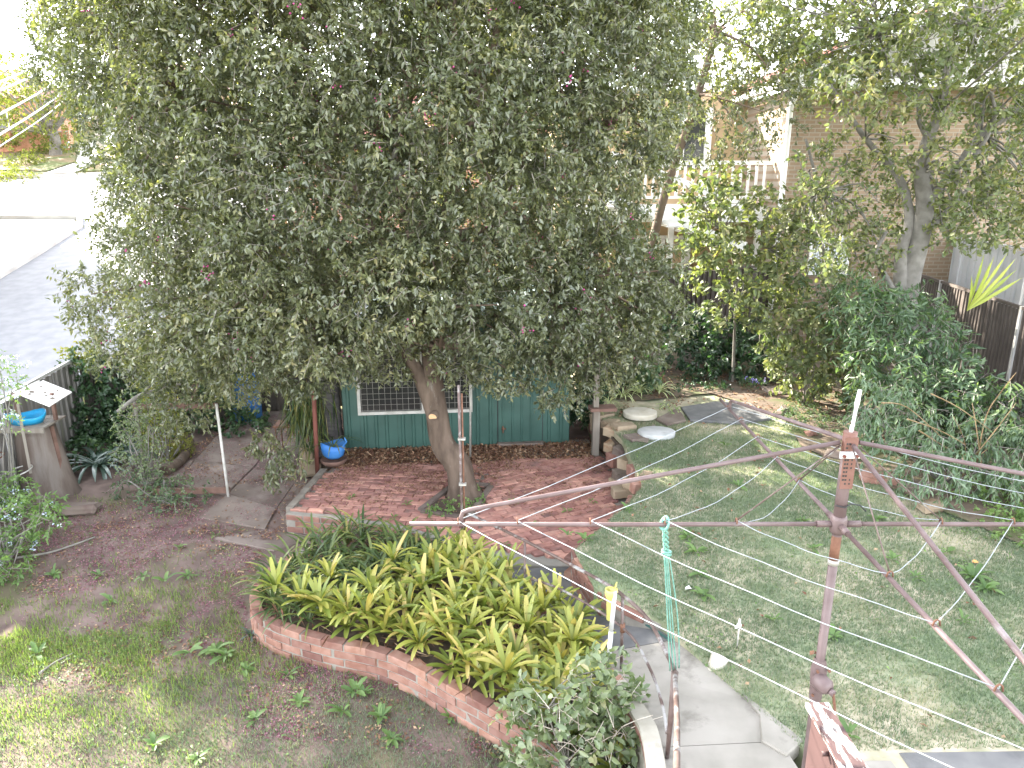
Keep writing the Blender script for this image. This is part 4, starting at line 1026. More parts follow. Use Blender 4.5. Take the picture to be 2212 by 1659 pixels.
pot = thing('blue_pot', 'blue plastic pot with strap leaves against the dark trunk', 'pot', (bp.x, bp.y, -.40))
mb = MB().lathe((0, 0, 0), [(0, 0), (.10, .0), (.16, .05), (.185, .14), (.19, .24), (.175, .24), (.165, .15), (0, .12)], 20)
mb.v = [(bp.x + x, bp.y + y * .8, -.39 + z * (1 + .12 * math.sin(math.atan2(y, x) * 2))) for x, y, z in mb.v]
obj('pot_body', mb, M_blue, pot)
obj('pot_handle', MB().tube([(bp.x + .17, bp.y, -.19), (bp.x + .22, bp.y - .02, -.12), (bp.x + .19, bp.y - .03, -.05)], .012, 6), M_blue, pot)
# stone blocks by the red pole
for i, (x, y, d, lb) in enumerate([(668, 1010, (.3, .24, .2), 'rough sandstone block at the foot of the rusty red pole'), (672, 975, (.34, .26, .26), 'moss stained sandstone block behind the rusty red pole')]):
    me = brick_mesh('sandstone_block', d, .02, .03, i + 77); me.materials.append(M_sand); p = A(x, y, -.62)
    o = bpy.data.objects.new('sandstone_block', me); C.objects.link(o); o.location = p; o.rotation_euler = (.05, .03, .4 + i); tag(o, lb, 'stone')
# sprinkler, half buried pipe, terracotta and cone in the bed
p = A(1592, 1400, 0)
sp = thing('sprinkler', 'thin grey sprinkler stake with white head standing in the lawn', 'sprinkler', p)
obj('stake', MB().tube([p - Vector((0, 0, .05)), p + Vector((0, 0, .20))], .007, 8), M_wire, sp)
obj('head', MB().lathe((p.x, p.y, .19), [(0, 0), (.014, 0), (.016, .02), (.022, .03), (.012, .05), (.008, .085), (0, .09)], 10).box((p.x - .02, p.y - .01, .21), (.04, .015, .018), .6), M_pvc, sp)
p = A(1552, 1430, 0)
dp = thing('drain_pipe', 'cream earthenware pipe mouth half buried at the lawn edge', 'pipe', p)
M = Matrix.Rotation(math.radians(-38), 3, 'X') @ Matrix.Rotation(.5, 3, 'Y')
mb = MB().lathe((0, 0, 0), [(.062, -.15), (.068, 0), (.075, .03), (.062, .035), (.05, .02), (.045, -.1), (0, -.1)], 18)
mb.v = [tuple(p + Vector((0, 0, .02)) + M @ Vector(v)) for v in mb.v]; obj('collar', mb, M_disc, dp)
mb = MB().lathe((0, 0, 0), [(.05, .022), (.047, .0), (.044, -.1)], 18); mb.v = [tuple(p + Vector((0, 0, .02)) + M @ Vector(v)) for v in mb.v]; obj('clay_lining', mb, M_terra, dp)
p = A(1692, 822, .03)
mb = MB().lathe((0, 0, 0), [(.13, 0), (.16, .10), (.14, .18), (.08, .21), (0, .215)], 16); mb.v = [(p.x + x, p.y + y, .02 + z) for x, y, z in mb.v]
tag(obj('terracotta_pot', mb, M_terra), 'upturned terracotta pot under the camellia in the back bed', 'pot')
p = A(1714, 862, .03)
mb = MB().prism([(-.08, -.03), (.08, -.03), (.08, .03), (-.08, .03)], 0, .01); mb = MB()
mb.add([(p.x - .085, p.y - .04, .0), (p.x + .085, p.y - .04, 0), (p.x + .085, p.y + .04, 0), (p.x - .085, p.y + .04, 0), (p.x - .03, p.y - .02, .33), (p.x + .07, p.y - .02, .36), (p.x + .07, p.y + .02, .36), (p.x - .03, p.y + .02, .33)], [(0, 1, 5, 4), (1, 2, 6, 5), (2, 3, 7, 6), (3, 0, 4, 7), (4, 5, 6, 7)])
tag(obj('edging_stone', mb, M_sand), 'upright cream edging stone leaning in the back bed', 'stone')
for i, (x, y, d, m, rz, lb) in enumerate([(1690, 888, (.34, .17, .1), M_concb, .9, 'reddish kerb block lying behind the end of the hoist arm'), (1652, 798, (.36, .14, .10), M_concb, .1, 'long brown block under the dark shrub at the back'), (1505, 790, (.34, .16, .12), M_brick, .1, 'reddish stone lying below the dark leafy ground cover'), (1752, 935, (.2, .16, .1), M_brick, .5, 'broken brick on the lawn border behind the hoist head'),
        (1905, 1035, (.5, .2, .16), M_brick, -.5, 'pinkish edging block under the weeping shrub on the right'), (1985, 1055, (.5, .2, .14), M_concb, -.5, 'long pink edging block in the right border'), (2010, 1095, (.3, .22, .14), M_sand, .3, 'rounded sandstone lump in the right border'), (1815, 985, (.4, .18, .12), M_concb, -.4, 'low pinkish edging block right behind the hoist mast'), (170, 1100, (.5, .32, .16), M_concb, .2, 'flat brown rock beside the foot of the stump'), (378, 1040, (.26, .22, .16), M_concb, .2, 'round grey stone at the edge of the left path')]):
    me = brick_mesh('edging_block', d, .025, .045, i + 99); me.materials.append(m); z = .05 if x > 1000 else LOW + .05; p = A(x, y, z)
    o = bpy.data.objects.new('edging_block', me); C.objects.link(o); o.location = p; o.rotation_euler = (rng.normal() * .08, rng.normal() * .08, rz); tag(o, lb, 'stone')
# ------------------------------------------------------------------ foliage materials
L_lilly = leafmat('lilly_pilly_leaf', [(0, (.048, .060, .036)), (.35, (.084, .098, .054)), (.68, (.132, .142, .074)), (.9, (.22, .205, .10)), (1, (.24, .20, .10))], .34, .75, .26)
L_magn = leafmat('magnolia_leaf', [(0, (.06, .085, .04)), (.4, (.11, .135, .06)), (.75, (.18, .185, .085)), (.92, (.25, .21, .12)), (1, (.27, .21, .14))], .55, .4, .24)
L_bush = leafmat('lance_leaf', [(0, (.032, .060, .034)), (.5, (.068, .112, .058)), (.85, (.12, .168, .085)), (1, (.18, .23, .10))], .45, .5, .28)
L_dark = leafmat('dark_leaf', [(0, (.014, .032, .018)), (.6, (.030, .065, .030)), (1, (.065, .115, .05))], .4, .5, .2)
L_weep = leafmat('grey_green_leaf', [(0, (.06, .10, .06)), (.5, (.12, .175, .11)), (1, (.22, .28, .19))], .5, .4, .25)
L_ivy = leafmat('ivy_leaf', [(0, (.016, .04, .02)), (.6, (.045, .09, .04)), (.9, (.10, .16, .06)), (1, (.22, .26, .06))], .4, .5, .2)
L_brom = leafmat('bromeliad_leaf', [(0, (.065, .10, .022)), (.4, (.15, .185, .036)), (.75, (.265, .27, .058)), (1, (.38, .30, .10))], .42, .45, .18, obj_rand=.55)
L_strap = leafmat('strap_leaf', [(0, (.030, .062, .026)), (.5, (.070, .105, .035)), (.85, (.17, .19, .05)), (1, (.30, .24, .09))], .42, .45, .2, obj_rand=.5)
L_yel = leafmat('yellow_leaf', [(0, (.10, .12, .03)), (.6, (.20, .20, .05)), (1, (.33, .30, .08))], .6, .3, .35)
L_camel = leafmat('camellia_leaf', [(0, (.07, .10, .055)), (.5, (.125, .165, .085)), (.85, (.19, .22, .12)), (1, (.32, .29, .16))], .32, .6, .25)
L_street = leafmat('street_leaf', [(0, (.06, .075, .02)), (.6, (.12, .135, .035)), (1, (.2, .19, .06))], .6, .3, .35)
L_grass = leafmat('grass_blade', [(0, (.09, .125, .085)), (.45, (.145, .185, .125)), (.75, (.26, .25, .18)), (1, (.43, .375, .29))], .6, .3, .3)
L_grass2 = leafmat('young_grass', [(0, (.07, .11, .035)), (.5, (.12, .175, .055)), (1, (.21, .25, .09))], .55, .3, .35)
L_weed = leafmat('weed_leaf', [(0, (.06, .11, .04)), (.6, (.12, .19, .065)), (1, (.19, .27, .10))], .55, .35, .3, obj_rand=.3)
L_litter = leafmat('dry_leaf', [(0, (.09, .045, .03)), (.4, (.17, .085, .055)), (.75, (.27, .16, .10)), (1, (.42, .30, .20))], .8, .2, .1)
L_petal = leafmat('pink_petal', [(0, (.11, .035, .055)), (.5, (.19, .07, .11)), (1, (.36, .20, .25))], .7, .2, .2)
L_spider = leafmat('spider_leaf', [(0, (.10, .16, .06)), (.35, (.20, .27, .11)), (.55, (.48, .50, .30)), (1, (.62, .62, .42))], .5, .4, .25)
L_flower = leafmat('pale_blue_petal', [(0, (.38, .44, .74)), (1, (.62, .66, .84))], .7, .2, .3)
L_violet = leafmat('violet_petal', [(0, (.16, .14, .60)), (1, (.34, .30, .78))], .7, .2, .3)
L_pinkfl = leafmat('pale_pink_petal', [(0, (.70, .50, .58)), (1, (.82, .70, .74))], .7, .2, .3)
L_berry = leafmat('magenta_berry', [(0, (.24, .02, .11)), (1, (.42, .06, .22))], .3, .5, 0)
L_palm2 = leafmat('yellow_green_blade', [(0, (.20, .25, .04)), (1, (.36, .38, .08))], .5, .4, .3)
L_dryst = mat('dry_stalk', (0.18, 0.12, 0.06), (0.276, 0.198, 0.114), 5, .9)

def tree_branches(root, start, lobes, r0, r1, m, name='branches', hubs=None, frac=1.0, seed=3):
    mb = MB(); rg = random.Random(seed)
    for l in lobes:
        if rg.random() > frac: continue
        t = Vector(l[:3]); h = min(hubs, key=lambda q: (Vector(q) - t).length) if hubs else start
        h = Vector(h); m1 = h.lerp(t, .45) + Vector((rg.uniform(-.25, .25), rg.uniform(-.25, .25), rg.uniform(.0, .3)))
        P = smooth_path([h, m1, t], 4); k = len(P)
        mb.tube(P, [r0 + (r1 - r0) * i / (k - 1) for i in range(k)], 5, False)
    return obj(name, mb, m, root)
def dsurf(x, y, poly): return bool(inpoly(np.array([x]), np.array([y]), poly)[0])

# ------------------------------------------------------------------ the big lilly pilly
tb = Vector((-.66, 9.36, -.55))
tree = thing('lilly_pilly_tree', 'big glossy dark green tree with pink berries leaning over the green shed', 'tree', tb)
OUT = [(150, -90), (120, 60), (165, 150), (260, 205), (300, 300), (255, 430), (200, 490), (210, 570), (160, 640), (200, 700), (175, 750), (250, 800), (310, 860), (410, 950), (470, 940), (520, 860), (640, 830), (700, 790), (850, 770), (900, 740), (960, 780), (1060, 800), (1130, 815), (1200, 850), (1290, 790), (1370, 770), (1440, 710), (1450, 620), (1410, 540), (1390, 430), (1420, 300), (1500, 170), (1480, 60), (1480, -90)]
ctr2 = (820, 380)
GAPS = [(1010, 75, 58), (960, 180, 42), (850, 395, 26), (1180, 520, 22), (700, 470, 22), (470, 560, 20), (930, 690, 30)]
lobes = []
for x, y in poisson(OUT, 78, 9000, 5):
    dx = min(1, abs(x - ctr2[0]) / 720); dy = min(1, abs(y - ctr2[1]) / 560); rho = min(1, math.hypot(dx, dy * .7))
    Y = 10.5 - 2.35 * math.sqrt(max(0, 1 - rho ** 2.2)) + random.uniform(-.35, .35)
    if y > 700: Y = max(Y, 9.0 + .0016 * abs(x - 900))
    if any(math.hypot(x - a, y - b) < r + 26 for a, b, r in GAPS): continue
    edge = min(((x - q[0]) ** 2 + (y - q[1]) ** 2) ** .5 for q in densify(OUT, 20))
    if math.hypot(x - 520, y - 880) < 95 or math.hypot(x - 350, y - 945) < 75: continue
    r = random.uniform(.42, .66) if edge > 70 else random.uniform(.26, .38)
    p = AD(x, y, Y)
    lobes.append((p.x, p.y, p.z, r))
for x, y in poisson(OUT, 125, 6000, 9):
    p = AD(x, y, random.uniform(11.2, 12.6))
    edge = min(((x - q[0]) ** 2 + (y - q[1]) ** 2) ** .5 for q in densify(OUT, 20))
    if edge < 60 or any(math.hypot(x - a, y - b) < r + 40 for a, b, r in GAPS[:2]): continue
    if y > 640 and x > 650: continue
    lobes.append((p.x, p.y, p.z, random.uniform(.55, .85)))
for x, y in poisson([(330, 780), (380, 640), (600, 560), (900, 540), (1200, 520), (1420, 560), (1430, 690), (1290, 780), (1200, 835), (1060, 790), (960, 760), (900, 720), (850, 755), (700, 770), (640, 810), (520, 830), (440, 910), (380, 900)], 62, 9000, 15):
    if math.hypot(x - 520, y - 880) < 95 or math.hypot(x - 350, y - 945) < 75: continue
    p = AD(x, y, random.uniform(9.0, 9.9) + .0007 * abs(x - 900)); lobes.append((p.x, p.y, p.z, random.uniform(.30, .44)))
for x, y in poisson([(130, -90), (150, 150), (320, 260), (900, 260), (940, -90)], 90, 5000, 17) + poisson([(1080, -90), (1060, 240), (1460, 240), (1460, -90)], 90, 4000, 18) + poisson([(260, 260), (300, 620), (1000, 600), (1380, 420), (1380, 260)], 120, 4000, 19):
    p = AD(x, y, random.uniform(11.0, 12.2)); lobes.append((p.x, p.y, p.z, random.uniform(.55, .75)))
for _ in range(24):  # unseen front lobes above the frame, added to shade hoist and patio
    xx = random.uniform(-5.2, .4); yy = random.uniform(7.7, 9.2)
    lobes.append((xx, yy, 3.75 + .215 * yy + .75 + random.uniform(0, 1.0), random.uniform(.5, .7)))
for _ in range(26):                              # crown above the frame
    a = random.uniform(0, 2 * math.pi); q = random.uniform(0, 1) ** .5
    lobes.append((-1.9 + 3.9 * q * math.cos(a), 10.4 + 2.2 * q * math.sin(a), 7.3 - 1.2 * q + random.uniform(-.3, .3), random.uniform(.6, .85)))
P, D, N_, Ls, Ws, R, TA, TB = lobe_sprays(lobes, 540, 14, .32, .070, .033, droop=.25, outward=.6, up=.75, keep_inside=.2)
print('lilly leaves', len(P))
crown = leaf_obj('crown', P, D, N_, Ls, Ws, L_lilly, tree, fold=.18, curl=.14, rnd=R)
k = rng.random(len(TA)) < .4
twig_obj('twigs', TA[k] * .8 + TB[k] * .2, TB[k], .0045, .0015, M_twig, tree, kind='stuff')
hubs = [(-.95, 9.45, 1.6), (-1.3, 9.7, 2.6), (-.5, 9.9, 2.8), (-2.6, 10.2, 2.6), (-3.6, 10.6, 2.2), (.5, 10.0, 2.3), (-1.6, 10.2, 4.2), (-.2, 10.4, 4.3), (-3.0, 10.6, 4.4), (.9, 10.4, 4.2), (-1.0, 10.5, 5.8), (-2.7, 10.6, 6.0), (.8, 10.5, 6.0), (-4.6, 10.7, 4.8)]
tree_branches(tree, tb, lobes, .032, .008, M_bark_brown, hubs=hubs, seed=4)
# trunk with two fused stems, then limbs
def trunk_mesh(path, radii, n=16, lump=.08):
    mb = MB(); mb.tube(path, radii, n)
    mb.v = [(x + lump * .12 * math.sin(z * 7 + math.atan2(y - path[0].y, x - path[0].x) * 3), y, z) for x, y, z in mb.v]; return mb
t1 = [tb, Vector((-.70, 9.36, -.30)), Vector((-.76, 9.36, 0)), AD(958, 960, 9.38), AD(940, 880, 9.40), AD(935, 800, 9.45), AD(928, 735, 9.6), Vector((-1.1, 9.8, 2.3)), Vector((-1.0, 10.0, 3.0)), Vector((-.6, 10.3, 4.2)), Vector((-.5, 10.5, 5.4))]
obj('trunk', trunk_mesh(smooth_path(t1, 4), list(np.interp(np.linspace(0, 1, 41), [0, .08, .16, .3, .5, .7, 1], [.29, .205, .185, .165, .135, .10, .055])), 16), M_bark, tree)
t2_ = [AD(978, 1010, 9.34), AD(946, 930, 9.33), AD(921, 850, 9.36), AD(902, 800, 9.40), AD(878, 755, 9.5), AD(900, 690, 9.7), Vector((-1.6, 10.0, 2.6)), Vector((-2.1, 10.3, 3.6))]
obj('trunk_stem', trunk_mesh(smooth_path(t2_, 4), list(np.linspace(.115, .055, 29)), 12), M_bark, tree)
st_ = AD(936, 898, 9.22)
obj('cut_stub', MB().tube([st_ + Vector((.03, .12, .02)), st_ + Vector((-.005, -.03, -.012))], [.075, .058], 14), M_bark, tree)
obj('sawn_face', MB().tube([st_ + Vector((-.005, -.029, -.012)), st_ + Vector((-.0058, -.033, -.0135))], .055, 14), M_cutwood, tree)
mb = MB()
for pts, r in (([(-1.1, 9.8, 2.3), (-1.6, 10.2, 4.2), (-1.0, 10.5, 5.8), (-.8, 10.4, 7.2)], .075), ([(-.6, 10.3, 4.2), (-.35, 10.3, 5.0), (-.05, 10.35, 6.3), (.1, 10.4, 7.3)], .065),
               ([(-1.6, 10.0, 2.6), (-2.6, 10.2, 3.0), (-3.6, 10.6, 3.6), (-4.6, 10.7, 4.8)], .07), ([(-2.1, 10.3, 3.6), (-3.0, 10.6, 4.4), (-2.7, 10.6, 6.0)], .06), ([(-1.0, 10.0, 3.0), (.3, 10.2, 3.3), (.9, 10.4, 4.2), (.8, 10.5, 6.0)], .065),
               ([(-1.3, 9.7, 2.2), (-2.6, 10.2, 2.4), (-3.6, 10.6, 2.2), (-5.0, 10.8, 2.0)], .055), ([(-1.0, 9.6, 1.8), (.5, 9.8, 2.1), (1.4, 9.9, 1.9)], .05), ([(-.35, 10.3, 5.0), (-.75, 10.2, 5.6), (-.6, 10.2, 6.6)], .045)):
    Pp = smooth_path(pts, 5); mb.tube(Pp, list(np.linspace(r, r * .45, len(Pp))), 8, False)
obj('limbs', mb, M_bark_brown, tree)
# visible forked limb and hanging twigs
mb = MB()
for pts, r in (([AD(846, 410, 8.75), AD(851, 380, 8.55), AD(850, 340, 8.45), AD(856, 322, 8.4)], .045), ([AD(848, 395, 8.6), AD(880, 365, 8.4), AD(905, 350, 8.3)], .018), ([AD(856, 324, 8.4), AD(890, 310, 8.3), AD(920, 322, 8.3)], .016)):
    Pp = smooth_path(pts, 4); mb.tube(Pp, list(np.linspace(r, r * .6, len(Pp))), 7)
obj('forked_limb', mb, M_bark_grey, tree)
# berries in small clusters
nb = 420; idx = rng.integers(0, len(P), nb); front = P[idx]
BC = []
for q in front[(front[:, 1] < 10.3)]:
    for _ in range(int(rng.integers(1, 7))): BC.append(q + rng.normal(size=3) * np.array([.035, .035, .03]) + np.array([0, -.03, -.05]))
BC = np.array(BC)
octv = np.array([[1, 0, 0], [-1, 0, 0], [0, 1, 0], [0, -1, 0], [0, 0, 1], [0, 0, -1]]); octf = np.array([[0, 2, 4], [2, 1, 4], [1, 3, 4], [3, 0, 4], [2, 0, 5], [1, 2, 5], [3, 1, 5], [0, 3, 5]])
br_ = rng.uniform(.009, .015, len(BC))
V = (BC[:, None] - np.array(tb) + octv[None] * br_[:, None, None]).reshape(-1, 3); F = (np.arange(len(BC))[:, None, None] * 6 + octf[None]).reshape(-1, 3)
tri_obj('berries', V, F, np.repeat(rng.random(len(BC)), 6), L_berry, tree, 'stuff', smooth=True)
# sapling shoots with berries hanging over the path
hang = [(*AD(600, 990, 9.9), .16), (*AD(565, 955, 10.0), .17), (*AD(640, 1005, 9.8), .13), (*AD(590, 1030, 9.8), .12)]
P, D, N_, Ls, Ws, R, TA, TB = lobe_sprays(hang, 1200, 10, .25, .075, .032, droop=.7)
leaf_obj('hanging_sprays', P, D, N_, Ls, Ws, L_lilly, tree, rnd=R)

def bush(name, label, cat, lobes, per, nleaf, tl, ll, lw_, m, base=None, group=None, stems=True, droop=.35, up=.35, hexa=False, fold=.18, curl=.14, twigm=None, twigs=.5, flowers=None, keep=.3, stem_r=.014, leafname='foliage'):
    L = np.array(lobes); b = base or Vector((L[:, 0].mean(), L[:, 1].mean(), L[:, 2].min() - L[:, 3].mean()))
    t = thing(name, label, cat, b, group)
    P, D, N_, Ls, Ws, R, TA, TB = lobe_sprays(lobes, per, nleaf, tl, ll, lw_, droop=droop, up=up, keep_inside=keep)
    leaf_obj(leafname, P, D, N_, Ls, Ws, m, t, rnd=R, hexa=hexa, fold=fold, curl=curl)
    if twigs:
        k = rng.random(len(TA)) < twigs; twig_obj('twigs', TA[k], TB[k], .004, .0018, twigm or M_twig, t, 'stuff')
    if stems: tree_branches(t, b, lobes, stem_r, .005, M_bark_grey, 'stems', None, 1, int(rng.integers(999)))
    if flowers:
        fm, nf, fs = flowers; i = rng.integers(0, len(P), nf); C0 = P[i] + rng.normal(size=(nf, 3)) * .03 + np.array([0, -.02, .03])
        c5 = np.repeat(C0, 6, 0) + rng.normal(size=(nf * 6, 3)) * fs * .5
        leaf_obj('flowers', c5, rdir(len(c5)), rdir(len(c5)), fs, fs * .7, fm, t, kind='stuff')
    return t, P
def blob(c, r, n, rr, seed=0, zs_=.8):
    rg = random.Random(seed); out = []
    for _ in range(n):
        d = Vector((rg.gauss(0, 1), rg.gauss(0, 1), rg.gauss(0, 1))).normalized() * rg.uniform(.35, 1)
        out.append((c[0] + d.x * r[0], c[1] + d.y * r[1], c[2] + d.z * r[2], rg.uniform(*rr)))
    return out

# second glossy tree behind on the right
lb2 = []
for x, y in poisson([(1440, -60), (1500, -60), (1640, 40), (1700, 140), (1670, 240), (1580, 270), (1480, 280), (1410, 270), (1390, 240), (1400, 100)], 70, 5000, 21):
    p = AD(x, y, random.uniform(12.6, 14)); lb2.append((p.x, p.y, p.z, random.uniform(.45, .7)))
bush('lilly_pilly_tree', 'smaller glossy tree behind the big one beside the white balcony', 'tree', lb2, 190, 14, .36, .075, .035, L_lilly, Vector((3.0, 14.2, 0)), stems=False, droop=.3)
l2 = bpy.data.objects['lilly_pilly_tree.001']
obj('trunk', MB().tube(smooth_path([(2.55, 14.2, -.1), (2.6, 14.2, 1.6), (2.8, 14.1, 3.2), (3.3, 13.8, 5.2), (3.5, 13.6, 6.2)], 4), list(np.linspace(.11, .05, 17)), 10), M_bark_brown, l2)
tree_branches(l2, Vector((2.8, 14.1, 3.2)), lb2, .03, .008, M_bark_brown, hubs=[(2.8, 14.1, 3.2), (3.0, 14, 4.2), (3.3, 13.8, 5.2), (3.5, 13.6, 6.2)], seed=44)

# ------------------------------------------------------------------ magnolia and its young neighbour
mg = Vector((7.05, 12.3, 0.0))
mtree = thing('magnolia_tree', 'sparse tall magnolia with pale grey forked trunk at the right fence', 'tree', mg)
MOUT = [(1660, -80), (1600, 20), (1690, 120), (1700, 220), (1720, 420), (1740, 560), (1860, 600), (1930, 500), (2000, 470), (2090, 500), (2212, 500), (2300, 470), (2300, -80)]
ml = []
for x, y in poisson(MOUT, 62, 9000, 31):
    if abs(x - 1694) < 34 and 190 < y < 450: continue
    if math.hypot(x - 2150, y - 85) < 50 or math.hypot(x - 1850, y - 270) < 62 or math.hypot(x - 1985, y - 330) < 45 or math.hypot(x - 1720, y - 260) < 40 or math.hypot(x - 1700, y - 340) < 40: continue
    Y = random.uniform(10.6, 14.0)
    if y > 215 and abs(x - np.interp(y, [215, 300, 370, 440, 520, 650], [2035, 2005, 1992, 1998, 1985, 1958])) < 42: Y = random.uniform(13.0, 14.0)
    p = AD(x, y, Y)
    ml.append((p.x, p.y, p.z, random.uniform(.28, .5)))
for x, y in poisson([(1660, -80), (2300, -80), (2300, 180), (1700, 200)], 70, 5000, 36):
    p = AD(x, y, random.uniform(12, 15)); ml.append((p.x, p.y, p.z, random.uniform(.35, .55)))
for x, y in poisson([(1740, 440), (1880, 400), (1960, 470), (2120, 380), (2260, 420), (2260, 510), (2060, 500), (1900, 560), (1750, 560)], 60, 5000, 33):
    if abs(x - 1985) < 50: continue
    p = AD(x, y, random.uniform(11.2, 13.2)); ml.append((p.x, p.y, p.z, random.uniform(.3, .45)))
for _ in range(14):
    a = random.uniform(0, 6.283); q = random.uniform(0, 1) ** .5
    ml.append((8.2 + 3.6 * q * math.cos(a), 12.0 + 3.0 * q * math.sin(a), 7.8 - 1.2 * q + random.uniform(-.8, .5), random.uniform(.4, .7)))
P, D, N_, Ls, Ws, R, TA, TB = lobe_sprays(ml, 215, 9, .30, .095, .050, droop=.12, outward=.7, up=.55, keep_inside=.25)
print('magnolia leaves', len(P))
leaf_obj('crown', P, D, N_, Ls, Ws, L_magn, mtree, fold=.16, curl=.12, rnd=R, hexa=True)
k = rng.random(len(TA)) < .9; twig_obj('twigs', TA[k], TB[k], .006, .003, M_bark_grey, mtree, 'stuff')
mh = [AD(1990, 370, 12.4), AD(2030, 240, 12.4), AD(2120, 290, 12.2), AD(1870, 300, 12.8), AD(1770, 420, 12.6), AD(2120, 60, 12.6), AD(1900, 80, 12.8), Vector((9, 12, 6.8))]
tree_branches(mtree, mg, ml, .022, .006, M_bark_grey, hubs=mh, seed=8)
def limb(pts, r0, r1, n=9):
    Pp = smooth_path(pts, 5); return MB().tube(Pp, list(np.linspace(r0, r1, len(Pp))), n)
f0 = AD(1958, 652, 12.3)
obj('trunk', limb([mg, f0, AD(1985, 520, 12.3), AD(1998, 440, 12.3), AD(1990, 370, 12.4), AD(2005, 300, 12.4), AD(2032, 235, 12.4), AD(2050, 120, 12.5)], .20, .05, 12), M_bark_grey, mtree)
obj('trunk_stem', limb([f0 + Vector((-.05, 0, -.3)), AD(1945, 600, 12.25), AD(1948, 540, 12.3), AD(1965, 470, 12.4), AD(1940, 380, 12.6), AD(1870, 300, 12.8), AD(1790, 180, 12.9)], .13, .03), M_bark_grey, mtree)
obj('trunk_stem', limb([f0 + Vector((-.1, 0, -.1)), AD(1925, 620, 12.2), AD(1898, 570, 12.2), AD(1893, 540, 12.2), AD(1915, 500, 12.2)], .06, .03), M_bark_grey, mtree)
obj('limb', limb([AD(1998, 440, 12.3), AD(2060, 370, 12.2), AD(2120, 290, 12.1), AD(2200, 240, 12.0), AD(2290, 190, 12)], .075, .03), M_bark_grey, mtree)
obj('limb', limb([AD(2060, 370, 12.2), AD(2110, 330, 12), AD(2150, 250, 12), AD(2130, 180, 12)], .045, .02), M_bark_grey, mtree)
obj('limb', limb([AD(2005, 300, 12.4), AD(1985, 260, 12.4), AD(1978, 215, 12.4), AD(1900, 100, 12.6)], .05, .02), M_bark_grey, mtree)
obj('limb', limb([AD(1790, 600, 12.5), AD(1770, 500, 12.6), AD(1770, 420, 12.6), AD(1740, 300, 12.8)], .045, .02), M_bark_grey, mtree)
obj('limb', limb([AD(1985, 520, 12.3), AD(2060, 440, 12.6), AD(2140, 360, 13)], .05, .02), M_bark_grey, mtree)

yl = [(*AD(x, y, 12.6 + random.uniform(-.5, .6)), random.uniform(.26, .38)) for x, y in poisson([(1500, 440), (1560, 400), (1700, 470), (1740, 560), (1750, 640), (1660, 680), (1560, 670), (1490, 600), (1480, 520)], 40, 5000, 41)]
yl += [(*AD(x, y, 13 + random.uniform(-.5, .8)), random.uniform(.2, .3)) for x, y in poisson([(1450, 320), (1560, 380), (1680, 380), (1720, 470), (1620, 480), (1500, 470)], 82, 5000, 43)]
ybase = A(1583, 826, .03)
ym, _ = bush('magnolia_tree', 'young slim magnolia with one thin stem in the back bed', 'tree', yl, 190, 8, .26, .12, .062, L_magn, ybase, stems=False, droop=.2, up=.5, hexa=True, twigm=M_bark_grey, flowers=(L_pinkfl, 5, .07))
yt = AD(1590, 600, 12.7)
obj('trunk', limb([ybase - Vector((0, 0, .1)), AD(1586, 740, ybase.y), AD(1588, 680, 12.8), yt, AD(1560, 500, 12.8), AD(1480, 400, 13)], .030, .012), M_bark_grey, ym)
tree_branches(ym, yt, yl, .014, .005, M_bark_grey, hubs=[yt, AD(1560, 500, 12.8), AD(1660, 540, 12.6)], seed=12)
obj('bare_limb', limb([AD(1570, 520, 12.9), AD(1540, 470, 13), AD(1500, 430, 13), AD(1470, 415, 13.1)], .03, .014), M_bark_grey, ym)
# thin bare stakes in the back bed
for (x, y0, y1, lb) in [(1413, 848, 730, 'thin dark garden stake just behind the striped spider plants'), (1640, 815, 700, 'thin pale garden stake between the young magnolia and dark shrub')]:
    p = A(x, y0, .03); t, _ = pole_thing('garden_stake', lb, 'stake', p - Vector((0, 0, .05)), AD(x + 2, y1, p.y), .014, M_grey_timber, 6)

# ------------------------------------------------------------------ shrubs of the right and back beds
def img_lobes(poly, dmin, Y, rr, seed, zmin=None):
    out = []
    for x, y in poisson(poly, dmin, 5000, seed):
        q = AD(x, y, Y(x, y) + random.uniform(-.25, .25))
        if zmin is not None: q.z = max(q.z, zmin)
        out.append((q.x, q.y, q.z, random.uniform(*rr)))
    return out
bush('camellia_shrub', 'round broad leaved shrub with browned edges left of the lance leaf shrub', 'shrub',
     img_lobes([(1665, 700), (1700, 670), (1800, 670), (1870, 700), (1890, 800), (1850, 860), (1780, 850), (1700, 815), (1660, 770)], 42, lambda x, y: 11.7, (.24, .34), 51, .25), 330, 9, .24, .105, .058, L_magn, Vector((5.0, 11.9, 0)), hexa=True, droop=.3)
bush('lance_leaf_shrub', 'large bright green lance leaved shrub against the dark side fence', 'shrub',
     img_lobes([(1830, 650), (1960, 665), (2020, 700), (2080, 770), (2120, 840), (2150, 880), (2040, 930), (1930, 850), (1870, 780), (1830, 720)], 46, lambda x, y: 11.2 - (y - 650) * .008, (.28, .40), 52, .2), 300, 9, .30, .125, .034, L_bush, Vector((6.5, 10.6, 0)), droop=.35, hexa=True)
bush('leafy_shrub', 'mid green shrub growing round the foot of the magnolia trunk', 'shrub',
     img_lobes([(1760, 600), (1850, 600), (1930, 660), (2000, 670), (2030, 700), (1980, 720), (1820, 720), (1750, 680)], 50, lambda x, y: 12.4, (.26, .36), 53), 280, 9, .28, .085, .034, L_bush, Vector((6.2, 12.9, 0)), droop=.2)
